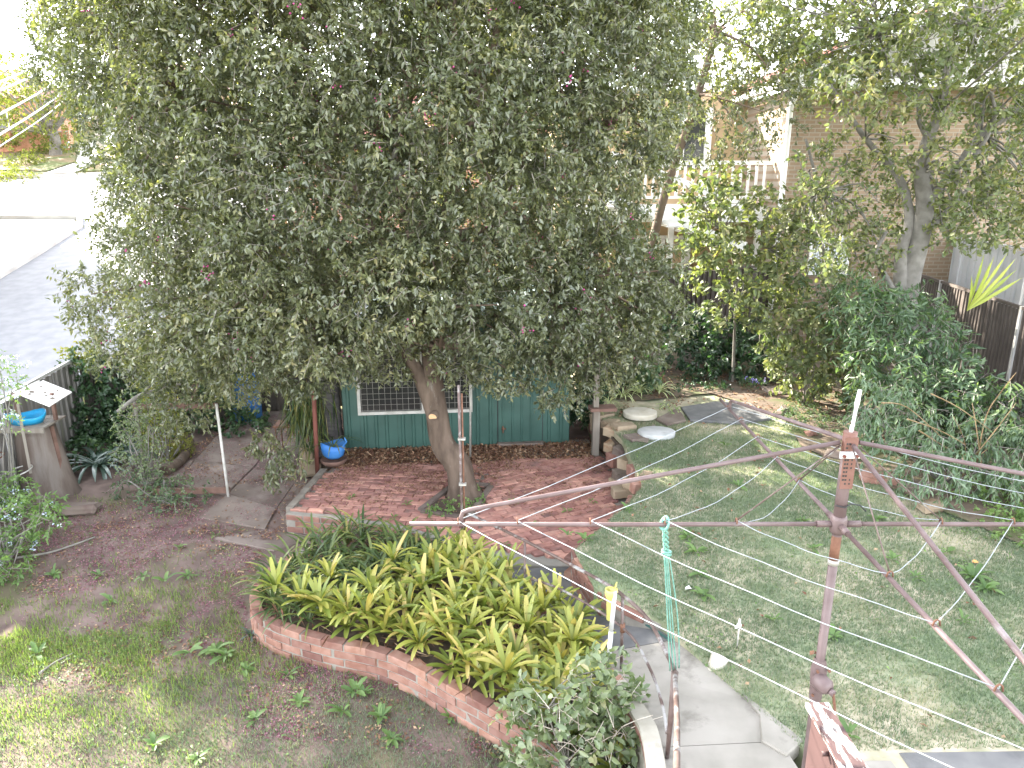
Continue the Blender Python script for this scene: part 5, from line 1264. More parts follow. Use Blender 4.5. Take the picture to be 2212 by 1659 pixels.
bush('weeping_shrub', 'greyish green weeping shrub with dry yellow stalks behind the hoist', 'shrub',
     img_lobes([(1880, 860), (2000, 900), (2100, 920), (2212, 940), (2212, 1050), (2060, 1040), (1960, 1000), (1890, 950)], 46, lambda x, y: 9.0 - (y - 880) * .007, (.24, .34), 54, .15), 330, 11, .30, .10, .026, L_weep, Vector((5.5, 8.6, 0)), droop=.75)
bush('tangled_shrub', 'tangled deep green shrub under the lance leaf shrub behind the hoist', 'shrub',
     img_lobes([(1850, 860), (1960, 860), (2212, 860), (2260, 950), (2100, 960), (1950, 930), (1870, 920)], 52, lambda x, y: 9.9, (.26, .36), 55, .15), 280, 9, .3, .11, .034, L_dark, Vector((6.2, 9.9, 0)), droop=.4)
bush('ground_cover', 'mid green leafy cover spilling over the right edge of the lawn', 'ground cover',
     img_lobes([(2090, 1050), (2212, 1020), (2300, 1050), (2300, 1240), (2180, 1190), (2120, 1120)], 36, lambda x, y: 8.4 - (y - 1040) * .0085, (.14, .22), 56, .06), 700, 9, .2, .06, .032, L_weed, Vector((6, 7.4, 0)), stems=False, twigs=0)
bush('fern_clump', 'soft bright green ferny clump behind the lawn edge', 'fern',
     [(*(A(x, y, .1)), r) for x, y, r in [(1700, 905, .2), (1730, 900, .22), (1760, 905, .2), (1720, 915, .18), (1790, 925, .2)]], 900, 14, .24, .05, .012, L_bush, stems=False, twigs=0, droop=.1)
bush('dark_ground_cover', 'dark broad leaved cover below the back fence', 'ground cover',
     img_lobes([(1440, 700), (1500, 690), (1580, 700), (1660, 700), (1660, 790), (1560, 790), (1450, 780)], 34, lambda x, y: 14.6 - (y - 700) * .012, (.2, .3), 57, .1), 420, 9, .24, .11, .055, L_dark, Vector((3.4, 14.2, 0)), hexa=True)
bush('leafy_weed', 'bright upright weed just left of the thin dark garden stake', 'weed', [(*A(1398, 815, .25), .2), (*A(1390, 838, .12), .18), (*A(1405, 795, .5), .15)], 700, 9, .2, .14, .045, L_bush, A(1398, 838, .02), stems=False, twigs=0, hexa=True)
bush('violet_plant', 'low plant with violet blue flowers in front of the dark shrub', 'flower', [(*A(1600 + i * 14, 822 + (i % 2) * 8, .1), .13) for i in range(5)], 900, 9, .15, .05, .025, L_bush, stems=False, twigs=0, flowers=(L_violet, 9, .035))
bush('low_cover', 'low green cover between the spider plants and the violet flowers', 'ground cover', [(*A(x, y, .05), .15) for x, y in [(1480, 840), (1510, 835), (1540, 845), (1495, 825), (1560, 838), (1460, 850), (1530, 828)]], 700, 8, .15, .06, .03, L_dark, stems=False, twigs=0)
bush('low_cover', 'straggly green cover behind the stone wall under the big tree', 'ground cover', [(*A(x, y, .1), .2) for x, y in [(1290, 860), (1320, 840), (1350, 820), (1380, 800), (1300, 830), (1420, 790), (1440, 800)]], 500, 8, .18, .08, .035, L_dark, stems=False, twigs=0)
# dry stalks
ds = thing('dry_stalks', 'bent yellow dry stalks sticking out of the weeping shrub', 'stalks', Vector((6.3, 8.7, .1)))
for pts in ([(2110, 1000), (2130, 900), (2160, 850), (2195, 805)], [(2105, 985), (2150, 930), (2195, 870)], [(2120, 1010), (2110, 930), (2100, 870)], [(1985, 930), (2060, 975), (2120, 990)], [(2060, 1010), (2120, 980), (2140, 960)], [(1960, 905), (2030, 930), (2085, 960)],
            [(2080, 1030), (2085, 960), (2060, 900)], [(1905, 870), (1960, 880), (2040, 950)], [(2140, 1040), (2190, 1000), (2230, 1010)], [(2010, 850), (2070, 880), (2140, 930)]):
    q = [AD(x, y, 8.15 + random.uniform(-.2, .3)) for x, y in pts]
    obj('stalk', MB().tube(smooth_path(q, 4), list(np.linspace(.0085, .004, 4 * (len(q) - 1) + 1)), 6), L_dryst, ds)
# strap blades tied up on the right
tp_ = thing('palm_shoot', 'upright yellow green bundle of palm blades by the side fence', 'palm', AD(2085, 680, 10.8))
b0 = AD(2088, 672, 10.8)
for i, (x, y) in enumerate([(2130, 545), (2160, 560), (2180, 545), (2205, 560), (2212, 598), (2150, 575), (2200, 580), (2110, 600)]):
    e = AD(x, y, 10.7 + random.uniform(-.2, .2)); d = e - b0
    leaf_obj('blade', np.array([b0]), np.array([d]), np.array([[.2, -.8, .5]]), d.length, .055, L_palm2, tp_, curl=.16 if i % 2 else .03, hexa=True)

# ---- strap leaved tufts
def blade_strip(n, L, W, curve, tipw=.1):
    """one arching blade along +x, rising"""
    V = []; F = []
    for i in range(n + 1):
        t = i / n; a = curve[0] + (curve[1] - curve[0]) * t
        if i == 0: x = z = 0
        else: x += math.cos(a) * L / n; z += math.sin(a) * L / n
        w_ = W * (min(1, .55 + t * 1.5) if t < .6 else 1 - (1 - tipw) * ((t - .6) / .4) ** 2)
        V += [(x, -w_ / 2, z + w_ * .18), (x, 0, z), (x, w_ / 2, z + w_ * .18)]
        if i: o = (i - 1) * 3; F += [(o, o + 3, o + 4), (o, o + 4, o + 1), (o + 1, o + 4, o + 5), (o + 1, o + 5, o + 2)]
    return np.array(V), np.array(F)
def blade_mesh(nm, m, L, W, curve, n=5, tipw=.1, stripe=False, seed=0):
    V, F = blade_strip(n, L, W, curve, tipw)
    me = bpy.data.meshes.new(nm); me.from_pydata([tuple(v) for v in V], [], [tuple(f) for f in F])
    at = me.attributes.new('rnd', 'FLOAT', 'POINT'); r0 = random.Random(seed).random()
    if stripe: rv = [(.9 if k % 3 == 1 else .2) for k in range(len(V))]
    else: rv = [min(1, max(0, r0 * .45 + .16 * (k // 3) / n)) for k in range(len(V))]
    at.data.foreach_set('value', np.array(rv, np.float32)); me.polygons.foreach_set('use_smooth', [True] * len(F)); me.materials.append(m); return me
def rosette(name, label, cat, meshes, base, n, group, tilt=(-.25, .25), sc=(.8, 1.15), lean=(0, 0)):
    t = thing(name, label, cat, base, group); a0 = random.uniform(0, 6.28)
    for i in range(n):
        me = random.choice(meshes); o = bpy.data.objects.new('leaf', me); C.objects.link(o); o.parent = t
        a = a0 + i * 2.399 + random.uniform(-.2, .2); s_ = random.uniform(*sc)
        o.rotation_euler = (random.uniform(-.15, .15) + lean[0], random.uniform(*tilt) + lean[1], a); o.scale = (s_,) * 3
        o.location = (math.cos(a) * .015, math.sin(a) * .015, random.uniform(0, .03))
    return t
BR = [blade_mesh('leaf', L_brom, random.uniform(.19, .26), random.uniform(.032, .042), (random.uniform(.75, 1.25), random.uniform(-.35, .35)), 5, .45, seed=i) for i in range(10)]
BRU = [blade_mesh('leaf', L_brom, random.uniform(.20, .27), random.uniform(.030, .040), (random.uniform(1.2, 1.45), random.uniform(.5, 1.0)), 5, .45, seed=i + 20) for i in range(4)]
SR = [blade_mesh('leaf', L_strap, random.uniform(.32, .46), random.uniform(.022, .032), (random.uniform(1.0, 1.45), random.uniform(-.8, .3)), 6, .12, seed=i + 40) for i in range(10)]
FRONT = [(-2.5, 7.2), (-2.58, 6.75), (-2.35, 6.45), (-1.85, 6.13), (-1.1, 5.86), (-.44, 5.36), (.0, 4.98), (.36, 4.72), (.62, 4.95), (.68, 5.45), (.42, 6.1), (.0, 6.6), (-.35, 7.05), (-.75, 7.55), (-1.2, 7.8), (-1.9, 8.1), (-2.3, 7.9)]
brs = poisson(FRONT, .178, 14000, 61)
nb_ = 0
for (x, y) in brs:
    mound = .13 * min(1, max(0, (x + 1.2) / 1.2))
    back = (x - (-2.6)) * .62 + (7.4 - y)                    # small: back left
    dens = back + random.uniform(-.35, .35)
    base = (x, y, -.48 + mound + random.uniform(0, .08))
    if dens < 1.35:
        rosette('strap_leaf_plant', 'dark green strap leaved clump crowded into the back of the brick planter', 'plant', SR, base, random.randint(12, 15), 'strap leaved clumps in the brick planter', tilt=(-.3, .25), sc=(.85, 1.2))
    else:
        nb_ += 1
        t = rosette('bromeliad', 'yellow green bromeliad rosette crowded into the front of the brick planter', 'bromeliad', BR + BRU, (base[0], base[1], base[2] + random.uniform(.05, .26)), random.randint(13, 17), 'bromeliads in the brick planter', tilt=(-.3, .35), sc=(1.0, 1.4))
for i in range(0, len(PWALL)):
    p = PWALL[i]; q = PWALL[min(i + 1, len(PWALL) - 1)]; d_ = (q - PWALL[max(i - 1, 0)]).normalized(); n_ = Vector((-d_.y, d_.x))
    if p.x > .62 or p.y > 7.1 or i % 2: continue
    b_ = p + n_ * random.uniform(.10, .17) + d_ * random.uniform(-.05, .05)
    if b_.x < -1.9: rosette('strap_leaf_plant', 'dark green strap leaved clump crowded into the back of the brick planter', 'plant', SR, (b_.x, b_.y, -.46), 13, 'strap leaved clumps in the brick planter', tilt=(-.2, .4), sc=(.75, 1.05))
    else: rosette('bromeliad', 'yellow green bromeliad rosette crowded into the front of the brick planter', 'bromeliad', BR + BRU, (b_.x, b_.y, random.uniform(-.46, -.36)), random.randint(13, 16), 'bromeliads in the brick planter', tilt=(-.15, .5), sc=(.9, 1.3))
for x, y in [(1150, 1330), (1185, 1362), (1215, 1395), (1240, 1350), (1265, 1400), (1290, 1440), (1250, 1450), (1205, 1300), (1275, 1345), (1300, 1400)]:
    b_ = A(x, y, -.18 + random.uniform(-.06, .03)); b_.x -= .12
    rosette('bromeliad', 'yellow green bromeliad rosette crowded into the front of the brick planter', 'bromeliad', BR + BRU, b_, 15, 'bromeliads in the brick planter', tilt=(-.3, .35), sc=(.95, 1.3))
print('rosettes', len(brs), nb_)
# dead leaves hanging under the rosettes
n = 900; pts = np.array([brs[i] for i in rng.integers(0, len(brs), n)]); pz = np.column_stack([pts + rng.normal(size=(n, 2)) * .09, rng.uniform(-.5, -.33, n)])
o = leaf_obj('dead_leaves', pz, rdir(n) * np.array([1, 1, .3]) + np.array([0, -.2, -.5]), rdir(n), .16, .012, L_litter, None, curl=.3, kind='stuff'); o['label'] = 'dry brown leaves hanging under the bromeliads'
# spider plants
SPM = [blade_mesh('leaf', L_spider, random.uniform(.30, .42), .020, (random.uniform(.9, 1.4), random.uniform(-1.0, -.3)), 6, .1, True, i) for i in range(8)]
for i, (x, y, s_, lb) in enumerate([(1305, 848, 1.05, 'striped spider plant right beside the grey timber post'), (1345, 858, 1.1, 'striped spider plant second from the timber post'), (1380, 850, 1.05, 'striped spider plant in the middle of the row, behind the cream disc'), (1425, 848, 1.25, 'largest striped spider plant, at the foot of the dark stake'), (1365, 838, .9, 'striped spider plant standing at the back of the row'), (1315, 872, .75, 'small striped spider plant low in front of the row'), (1290, 895, .5, 'tiny striped spider plant hanging over the stone wall')]):
    rosette('spider_plant', lb, 'plant', SPM, A(x, y, .05), 26, 'striped spider plants behind the stepping stones', tilt=(-.3, .3), sc=(.75 * s_, 1.05 * s_))
bush('variegated_tuft', 'pale speckled low tuft beside the cream cement disc', 'plant', [(*A(1440, 878, .06), .12), (*A(1455, 890, .05), .1)], 900, 8, .12, .05, .018, L_spider, stems=False, twigs=0)
# dark strap plant at left
AG = [blade_mesh('leaf', leafmat('blue_green_strap', [(0, (.035, .065, .05)), (1, (.10, .15, .12))], .3, .6, .1, obj_rand=.3), random.uniform(.55, .75), .05, (random.uniform(.7, 1.2), random.uniform(-.6, 0)), 6, .15, seed=i) for i in range(6)]
rosette('agapanthus', 'dark glossy strap leaved clump right of the tree stump', 'plant', AG, A(215, 1010, LOW), 34, None, sc=(.8, 1.35))
rosette('agapanthus', 'smaller dark strap leaved clump between the stump and the shrub', 'plant', AG, A(280, 990, LOW), 24, None, sc=(.7, 1.1))
rosette('agapanthus', 'dark strap leaved clump behind the golden bush near the path', 'plant', AG, A(330, 985, LOW), 16, None, sc=(.5, .8))
# strap leaves of the blue pot
PB = [blade_mesh('leaf', L_strap, random.uniform(.45, .62), .022, (random.uniform(1.0, 1.5), random.uniform(-1.2, -.5)), 6, .1, seed=i + 70) for i in range(5)]
for i in range(13):
    o = bpy.data.objects.new('leaf', random.choice(PB)); C.objects.link(o); o.parent = pot; o.location = (0, 0, .13); o.rotation_euler = (0, random.uniform(-.2, .2), i * 2.4); s_ = random.uniform(.7, 1.1); o.scale = (s_,) * 3
# dark trunk next to shed with dry fronds
dt = thing('dark_palm', 'dark ringed palm trunk at the left corner of the green shed', 'palm', Vector((-2.97, 11.25, -.55)))
pp = [Vector((-2.97, 11.25, -.6)), Vector((-2.98, 11.25, .4)), Vector((-3.0, 11.3, 1.4)), Vector((-3.02, 11.35, 2.6))]
mb = MB(); sp_ = smooth_path(pp, 12); mb.tube(sp_, [.19 + .012 * (i % 2) + .05 * max(0, 1 - i / 6) for i in range(len(sp_))], 16); obj('trunk', mb, M_palm, dt)
n = 260; q = np.column_stack([rng.normal(-3.25, .16, n), rng.normal(10.95, .1, n), rng.uniform(.1, .8, n)])
leaf_obj('dry_fronds', q, rng.normal(size=(n, 3)) * .25 + np.array([-.05, -.05, -1]), rdir(n), rng.uniform(.4, .9, n), .010, L_strap, dt, curl=.1)
rosette('strap_grass', 'thin drooping grassy clump behind the rusty red pole', 'plant', PB, Vector((-3.2, 10.85, -.45)), 24, None, sc=(.8, 1.2))

# ------------------------------------------------------------------ left side planting
bush('plumbago_bush', 'pale blue flowered bush beside the bird table at far left', 'shrub', img_lobes([(-60, 800), (20, 790), (60, 850), (40, 900), (-20, 930), (-80, 880)], 46, lambda x, y: 9.2, (.12, .2), 71), 520, 8, .26, .06, .024, L_weed, Vector((-6.9, 9.1, LOW)), flowers=(L_flower, 60, .035), droop=.2)
bush('plumbago_bush', 'low bright green bush with pale blue flowers at the left edge', 'shrub', img_lobes([(-60, 1060), (40, 1050), (110, 1080), (130, 1110), (60, 1150), (30, 1220), (-60, 1240)], 38, lambda x, y: 8.7 - (y - 1060) * .007, (.14, .22), 72, LOW + .1), 650, 9, .22, .07, .028, L_weed, Vector((-6.2, 8.0, LOW)), flowers=(L_flower, 40, .035), droop=.2)
bush('green_weeds', 'patch of broad leaved weeds in front of the stump and fence', 'weeds', [(*A(x, y, LOW + .1), .16) for x, y in [(60, 1045), (85, 1035), (40, 1060), (20, 1030), (75, 1020)]], 500, 8, .2, .09, .05, L_weed, stems=False, twigs=0)
ivl = []
for _ in range(46):
    t = random.random(); z = random.uniform(-.75, .75); ivl.append((-7.75 + t * 2.9, 12.72 + t * .75 - random.uniform(.05, .5) * (1 - z), z - .1, random.uniform(.2, .34)))
bush('ivy', 'dark ivy smothering the dark return fence under the tree', 'ivy', ivl, 330, 9, .2, .075, .06, L_ivy, Vector((-6.5, 12.9, -.8)), stems=False, twigs=.2, hexa=True)
bush('ivy', 'yellowish creeper leaves topping the fence corner by the road', 'ivy', [(*AD(x, y, 12.75), .16) for x, y in [(155, 765), (180, 760), (205, 770), (170, 775)]], 600, 8, .2, .07, .05, L_yel, stems=False, twigs=0)
bush('ivy', 'low dark ivy covering the ground inside the fence corner', 'ivy', [(*A(x, y, LOW + .08), .28) for x, y in [(190, 950), (220, 940), (250, 935), (180, 985), (230, 975), (270, 955), (150, 1000)]], 420, 9, .2, .07, .055, L_ivy, stems=False, twigs=0, hexa=True)
bush('golden_bush', 'upright mustard yellow feathery bush behind the brown timber rail', 'shrub', [(*AD(x, y, 11.6), r) for x, y, r in [(345, 860, .22), (350, 905, .27), (365, 950, .28), (330, 935, .25), (385, 965, .24), (350, 980, .25), (395, 985, .2), (325, 890, .2), (320, 830, .2)]], 1900, 12, .2, .04, .013, L_yel, A(365, 1000, LOW), droop=-.2, twigs=0)
bush('pale_leaf_shrub', 'straggly shrub of small pale glossy leaves climbing the frame post', 'shrub', img_lobes([(275, 860), (315, 850), (330, 930), (330, 1030), (270, 1010), (262, 930)], 28, lambda x, y: 10.3, (.13, .2), 74), 800, 8, .2, .048, .026, L_camel, Vector((-5.6, 10.3, LOW)), droop=.1)
bush('low_shrub', 'low spreading grey green shrub at the foot of the frame post', 'shrub', [(*A(x, y, LOW + .1), .22) for x, y in [(280, 1055), (315, 1045), (350, 1050), (385, 1065), (415, 1075), (330, 1080), (370, 1090)]], 620, 9, .2, .05, .026, L_bush, twigs=.4, droop=.2)
bush('moss_clump', 'small yellow green mossy plant at the edge of the left path', 'plant', [(*A(x, y, LOW + .06), .12) for x, y in [(360, 1000), (375, 990), (385, 975)]], 1200, 9, .12, .03, .014, L_yel, stems=False, twigs=0)
dl = thing('dead_branch', 'bare grey forked branch lying across the pale leaved shrub', 'branch', AD(255, 880, 10.4))
obj('limb', limb([AD(255, 890, 10.3), AD(300, 855, 10.4), AD(345, 842, 10.5), AD(400, 828, 10.7)], .035, .018, 7), M_bark_grey, dl)
obj('fork', limb([AD(300, 858, 10.4), AD(318, 840, 10.4), AD(328, 828, 10.45)], .025, .014, 7), M_bark_grey, dl)
for i, (pts, lb) in enumerate([([(35, 1205), (100, 1195), (150, 1180), (205, 1160)], 'long crooked grey stick lying on bare soil at left'), ([(85, 1455), (120, 1430), (160, 1410)], 'short pale stick lying in the sunlit grass at left'), ([(355, 1020), (395, 990), (410, 950)], 'mossy rotting log beside the golden bush')]):
    P_ = smooth_path([A(x, y, LOW + .03 + (.05 if i == 2 else 0)) for x, y in pts], 4)
    tag(obj('stick' if i < 2 else 'rotting_log', MB().tube(P_, list(np.linspace([.017, .012, .10][i], [.011, .008, .07][i], len(P_))), 7), M_bark_grey if i < 2 else M_bark), lb, 'stick' if i < 2 else 'log')

# bush at the bottom centre
cl = img_lobes([(1120, 1560), (1180, 1500), (1240, 1480), (1300, 1420), (1330, 1440), (1340, 1520), (1400, 1560), (1430, 1680), (1110, 1700)], 44, lambda x, y: 4.55, (.12, .18), 81)
cb, _ = bush('camellia_bush', 'pale glossy leaved bush with bare twigs in front of the path wall', 'shrub', cl, 650, 7, .2, .075, .042, L_camel, Vector((.42, 4.5, -.5)), droop=-.05, up=.5, hexa=True, twigm=mat('pale_twig', (.42, .36, .30), (.58, .52, .45), 4, .9), twigs=.6, stem_r=.006)
mb = MB()
for k in range(46):
    a = AD(random.uniform(1150, 1380), random.uniform(1560, 1650), 4.45 + random.uniform(-.1, .2)); d = Vector((random.uniform(-1, 1), random.uniform(-.6, .3), random.uniform(.1, 1))).normalized() * random.uniform(.1, .26)
    mb.tube([a, a + d * .5 + Vector((0, 0, .01)), a + d], [.0042, .0032, .002], 5, False)
obj('bare_twigs', mb, mat('pale_twig', (1, 1, 1)), cb)

# ------------------------------------------------------------------ street planting
def street_tree(label, base, h, lobes, per=60, trunk_r=.28, m=L_street, size=.16):
    t = thing('street_tree', label, 'tree', base)
    P, D, N_, Ls, Ws, R, TA, TB = lobe_sprays(lobes, per, 9, .5, size, size * .5, droop=.3)
    leaf_obj('crown', P, D, N_, Ls, Ws, m, t, rnd=R)
    obj('trunk', limb([base - Vector((0, 0, .2)), base + Vector((.15, 0, h * .35)), base + Vector((-.2, 0, h * .7)), base + Vector((.1, 0, h))], trunk_r, trunk_r * .4), M_bark_grey, t)
    tree_branches(t, base + Vector((0, 0, h * .4)), lobes, .1, .03, M_bark_grey, seed=5)
b_ = Vector((-26.3, 43.8, 5.0))
street_tree('broad yellow green street tree behind the overhead cables at far left', b_, 3.0, [(*AD(x, y, 43.5 + random.uniform(-1.5, 1.5)), random.uniform(.8, 1.3)) for x, y in poisson([(-60, 190), (40, 150), (120, 160), (178, 215), (160, 270), (60, 290), (-60, 290)], 34, 4000, 91)], 70, .36)
street_tree('tall pale tree at the top left corner beyond the cables', Vector((-36, 50, 6)), 4, [(*AD(x, y, 50 + random.uniform(-1, 1)), random.uniform(.8, 1.2)) for x, y in poisson([(-70, 90), (10, 105), (45, 125), (40, 160), (-70, 170)], 36, 3000, 92)], 50)
for i, (x, y, Y, r, lb) in enumerate([(60, 345, 41, .8, 'rounded yellow green shrub in front of the brick fence'), (12, 400, 36.6, 1.2, 'large pale shrub at the left edge of the street corner'), (100, 318, 44.3, .6, 'small shrub between the brick fence and street tree'), (190, 258, 55.5, .9, 'pale shrub left of the utility pole at the far road'), (245, 258, 56.5, .8, 'dark shrub right of the utility pole'), (285, 250, 57, 1.1, 'bushy shrub in front of the pink house'), (170, 240, 57, 1.3, 'pale tall shrub beyond the street tree'), (238, 212, 62, .9, 'small palm like shrub in front of the pink house roof')]):
    p = AD(x, y, Y)
    bush('street_shrub', lb, 'shrub', blob(p, (r, r, r * .7), 9, (r * .4, r * .6), i), 90, 8, .35, .13, .07, L_street if i not in (4,) else L_bush, Vector((p.x, p.y, float(zs(Y)))), stems=False, twigs=0)
# verge grass at the corner
struct('verge', sheet([(-31, 39.5), (-23.9, 39.0), (-23.9, 41.6), (-26.3, 46), (-33, 44.2)], lambda x, y: zs(y) + .03, 1.2), mat('verge_lawn', (.09, .12, .035), (.22, .15, .09), .8, .95))
struct('verge.001', sheet([(-22.1, 38.9), (-15, 40.2), (-15, 44.5), (-25.3, 47.4), (-22.2, 41.4)], lambda x, y: zs(y) + .03, 1.2), mat('verge_lawn', (1, 1, 1)))
# far treeline
fl = []
for k in range(40): fl.append((random.uniform(-50, 40), random.uniform(74, 90), random.uniform(9, 12.5), random.uniform(1.6, 2.8)))
P, D, N_, Ls, Ws, R, TA, TB = lobe_sprays(fl, 12, 9, .9, .4, .22); o = leaf_obj('far_trees', P, D, N_, Ls, Ws, L_street, rnd=R, kind='stuff'); o['label'] = 'distant line of trees beyond the houses'
# palms and trees rising behind the right house roof
bush('background_tree', 'olive tree top showing above the balcony under the white sky', 'tree', [(*AD(x, y, 24 + random.uniform(-1, 1)), random.uniform(.5, .9)) for x, y in poisson([(1480, 130), (1560, 40), (1680, 60), (1720, 20), (1740, 130), (1600, 170)], 40, 3000, 95)], 70, 9, .5, .15, .07, L_street, Vector((8, 25, 0)), stem_r=.1)

# unseen house and trees across the street, added to shade road and yard
oh = thing('shading_house', 'unseen two storey house added across the street to shade the road', 'house', (-24, 21, .4))
obj('wall', MB().prism([(-30, 14.5), (-21.2, 14.5), (-21.2, 30.2), (-30, 30.2)], -.5, 8.4), M_tanwall, oh)
mb = MB(); e = 8.4; mb.add([(-30.6, 14, e), (-20.9, 14, e), (-20.9, 30.5, e), (-30.6, 30.5, e), (-25, 19.5, e + 2.6), (-25, 27.5, e + 2.6)], [(0, 1, 4), (1, 2, 5, 4), (2, 3, 5), (3, 0, 4, 5), (0, 3, 2, 1)]); obj('roof', mb, M_tile, oh)
for yy in (17.5, 21, 24.2):
    wf = obj('window_frame', MB().box((-21.17, yy, 4.6), (.1, 1.5, 1.2)), M_white, oh); obj('pane', MB().box((-21.13, yy, 4.6), (.06, 1.35, 1.05)), M_glass_dk, wf)
for i, (c, r, lb) in enumerate([((-19.5, 21.4, 8.6), (2.2, 2.0, 2.2), 'unseen tall tree added in front of the house across the road for shade'), ((-16.6, 18.25, 8.9), (1.6, 2.0, 3.6), 'unseen dense tree added on the verge across the road to shade the yard'), ((-17.3, 22.9, 9.2), (1.5, 1.8, 3.6), 'unseen dense tree added further up the verge to shade the big crown'), ((-19.8, 25.0, 7.4), (2.0, 1.6, 2.4), 'unseen second tree added beside the house across the road for shade')]):
    street_tree(lb, Vector((c[0], c[1], float(zs(c[1])))), 5.0, blob(c, r, 36, (.65, .95), 100 + i), 110, .25)

tt = Vector((-.3, 19.4, -.5))  # tree hidden behind the big crown, added to shade the magnolia
street_tree('tall hidden tree added behind the green shed to shade the magnolia', tt, 7.5, blob((-.3, 19.4, 8.8), (2.6, 1.8, 3.0), 34, (.8, 1.2), 140), 60, .25, L_lilly)
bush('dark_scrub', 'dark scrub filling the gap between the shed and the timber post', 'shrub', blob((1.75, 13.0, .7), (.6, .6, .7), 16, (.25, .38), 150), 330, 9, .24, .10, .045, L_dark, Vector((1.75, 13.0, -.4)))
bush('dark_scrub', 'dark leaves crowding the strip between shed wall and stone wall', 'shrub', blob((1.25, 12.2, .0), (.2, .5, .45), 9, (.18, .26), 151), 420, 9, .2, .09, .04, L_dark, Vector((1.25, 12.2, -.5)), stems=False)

bush('lance_leaf_shrub', 'bushy lance leaved shrub by the side fence beyond the right edge of the lawn', 'shrub', blob((6.9, 6.4, .6), (.5, 1.0, .55), 16, (.28, .4), 160), 260, 9, .3, .12, .036, L_bush, Vector((6.9, 6.4, 0)), hexa=True)
# ------------------------------------------------------------------ grass, litter, weeds
def blades(name, n, poly, zf, L, W, m, dens=None, rndf=None, lean=.5, label=None):
    xs = [p[0] for p in poly]; ys = [p[1] for p in poly]
    X = rng.uniform(min(xs), max(xs), n); Y = rng.uniform(min(ys), max(ys), n)
    k = inpoly(X, Y, poly)
    if dens is not None: k &= rng.random(n) < dens(X, Y)
    X, Y = X[k], Y[k]; n = len(X); Z = zf(X, Y)
    a = rng.uniform(0, 2 * math.pi, n); d = np.column_stack([np.cos(a) * lean, np.sin(a) * lean, np.ones(n)]) * (1 + 0 * X[:, None]); d[:, :2] *= rng.uniform(.2, 1.8, (n, 1)); d = unit(d)
    s_ = unit(np.column_stack([-np.sin(a), np.cos(a), np.zeros(n)])); l = L * rng.uniform(.5, 1.4, (n, 1)); P = np.column_stack([X, Y, Z])
    tip = P + d * l; tip[:, 2] -= 0
    V = np.stack([P - s_ * W / 2, P + s_ * W / 2, tip], 1).reshape(-1, 3); F = np.arange(n * 3).reshape(-1, 3)
    r = rndf(X, Y) if rndf else rng.random(n)
    o = tri_obj(name, V, F, np.repeat(np.clip(r + rng.normal(size=n) * .12, 0, 1), 3), m, kind='stuff')
    if label: o['label'] = label
    print(name, n)
dry = lambda X, Y: np.clip((fbm(X * 1.3 + 3, Y * 1.3) - .38) * 2.2, 0, 1)
lawn_clip = [(p[0], p[1]) for p in LAWN if p[1] < 12.3]
LG = [(1.40, 12.0), (1.42, 11.61), (1.65, 10.2), (1.66, 8.54), (1.38, 8.0), (.65, 6.87), (.78, 6.14), (1.31, 5.58), (1.55, 4.97), (1.80, 4.49), (2.0, 4.08), (2.6, 4.1), (5.2, 4.14), (6.5, 5.2), (5.6, 7.0), (4.9, 8.5), (4.5, 10), (4.3, 11.0), (3.4, 11.5), (2.5, 11.3)]
blades('lawn_grass', 330000, LG, lambda X, Y: lz(X, Y), .040, .0065, L_grass, dens=lambda X, Y: np.clip(1.1 - .85 * dry(X, Y), .12, 1), rndf=lambda X, Y: .22 + .62 * dry(X, Y) * rng.random(len(X)) + .15 * vnoise(X * 3, Y * 3), lean=.8, label='short couch grass of the upper lawn')
YG = [(-6.8, 4.0), (1, 4.0), (.2, 5.0), (-.5, 5.4), (-1.3, 6.0), (-2.6, 6.4), (-3.2, 7.2), (-3.4, 8.8), (-4.5, 9.6), (-6.8, 10)]
near = lambda X, Y: np.clip((6.05 - Y + .25 * (fbm(X, Y) - .5) + np.clip(X + 2.5, -2, 2) * -.05) / .5, 0, 1)
lush = lambda X, Y: np.exp(-(((X + 4.0) / 1.7) ** 2 + ((Y - 6.3) / .85) ** 2))
blades('yard_grass', 300000, YG, lambda X, Y: yz(X, Y), .035, .0065, L_grass, dens=lambda X, Y: np.clip(near(X, Y) * .85 * (.45 + fbm(X * 2, Y * 2)), 0, 1), rndf=lambda X, Y: .25 + .55 * dry(X, Y) * rng.random(len(X)), lean=.8, label='short worn grass in the lower yard')
blades('young_grass', 260000, YG, lambda X, Y: yz(X, Y), .07, .007, L_grass2, dens=lambda X, Y: np.clip(lush(X, Y) * (fbm(X * 3 + 7, Y * 3) * 3.2 - .75), 0, .95) + .05 * (fbm(X * 4, Y * 4) > .55), lean=.6, label='fresh green tufts of grass in the lower yard')
# small ground leaves (clover and weeds)
def scatter(name, n, poly, zf, L, W, m, dens=None, tilt=.25, label=None, lift=.01):
    xs = [p[0] for p in poly]; ys = [p[1] for p in poly]
    X = rng.uniform(min(xs), max(xs), n); Y = rng.uniform(min(ys), max(ys), n); k = inpoly(X, Y, poly)
    if dens is not None: k &= rng.random(n) < dens(X, Y)
    X, Y = X[k], Y[k]; n = len(X); P = np.column_stack([X, Y, zf(X, Y) + lift * rng.random(n) + .004])
    a = rng.uniform(0, 6.283, n); D = np.column_stack([np.cos(a), np.sin(a), rng.normal(size=n) * tilt]); N_ = unit(np.array([0, 0, 1.]) + rng.normal(size=(n, 3)) * tilt)
    o = leaf_obj(name, P, D, N_, L * rng.uniform(.6, 1.4, n), W * rng.uniform(.7, 1.3, n), m, curl=.15, kind='stuff')
    if label: o['label'] = label
    print(name, n)
cl = lambda X, Y: np.clip((fbm(X * 2.2 + 2, Y * 2.2 + 5) - .46) * 5, 0, 1)
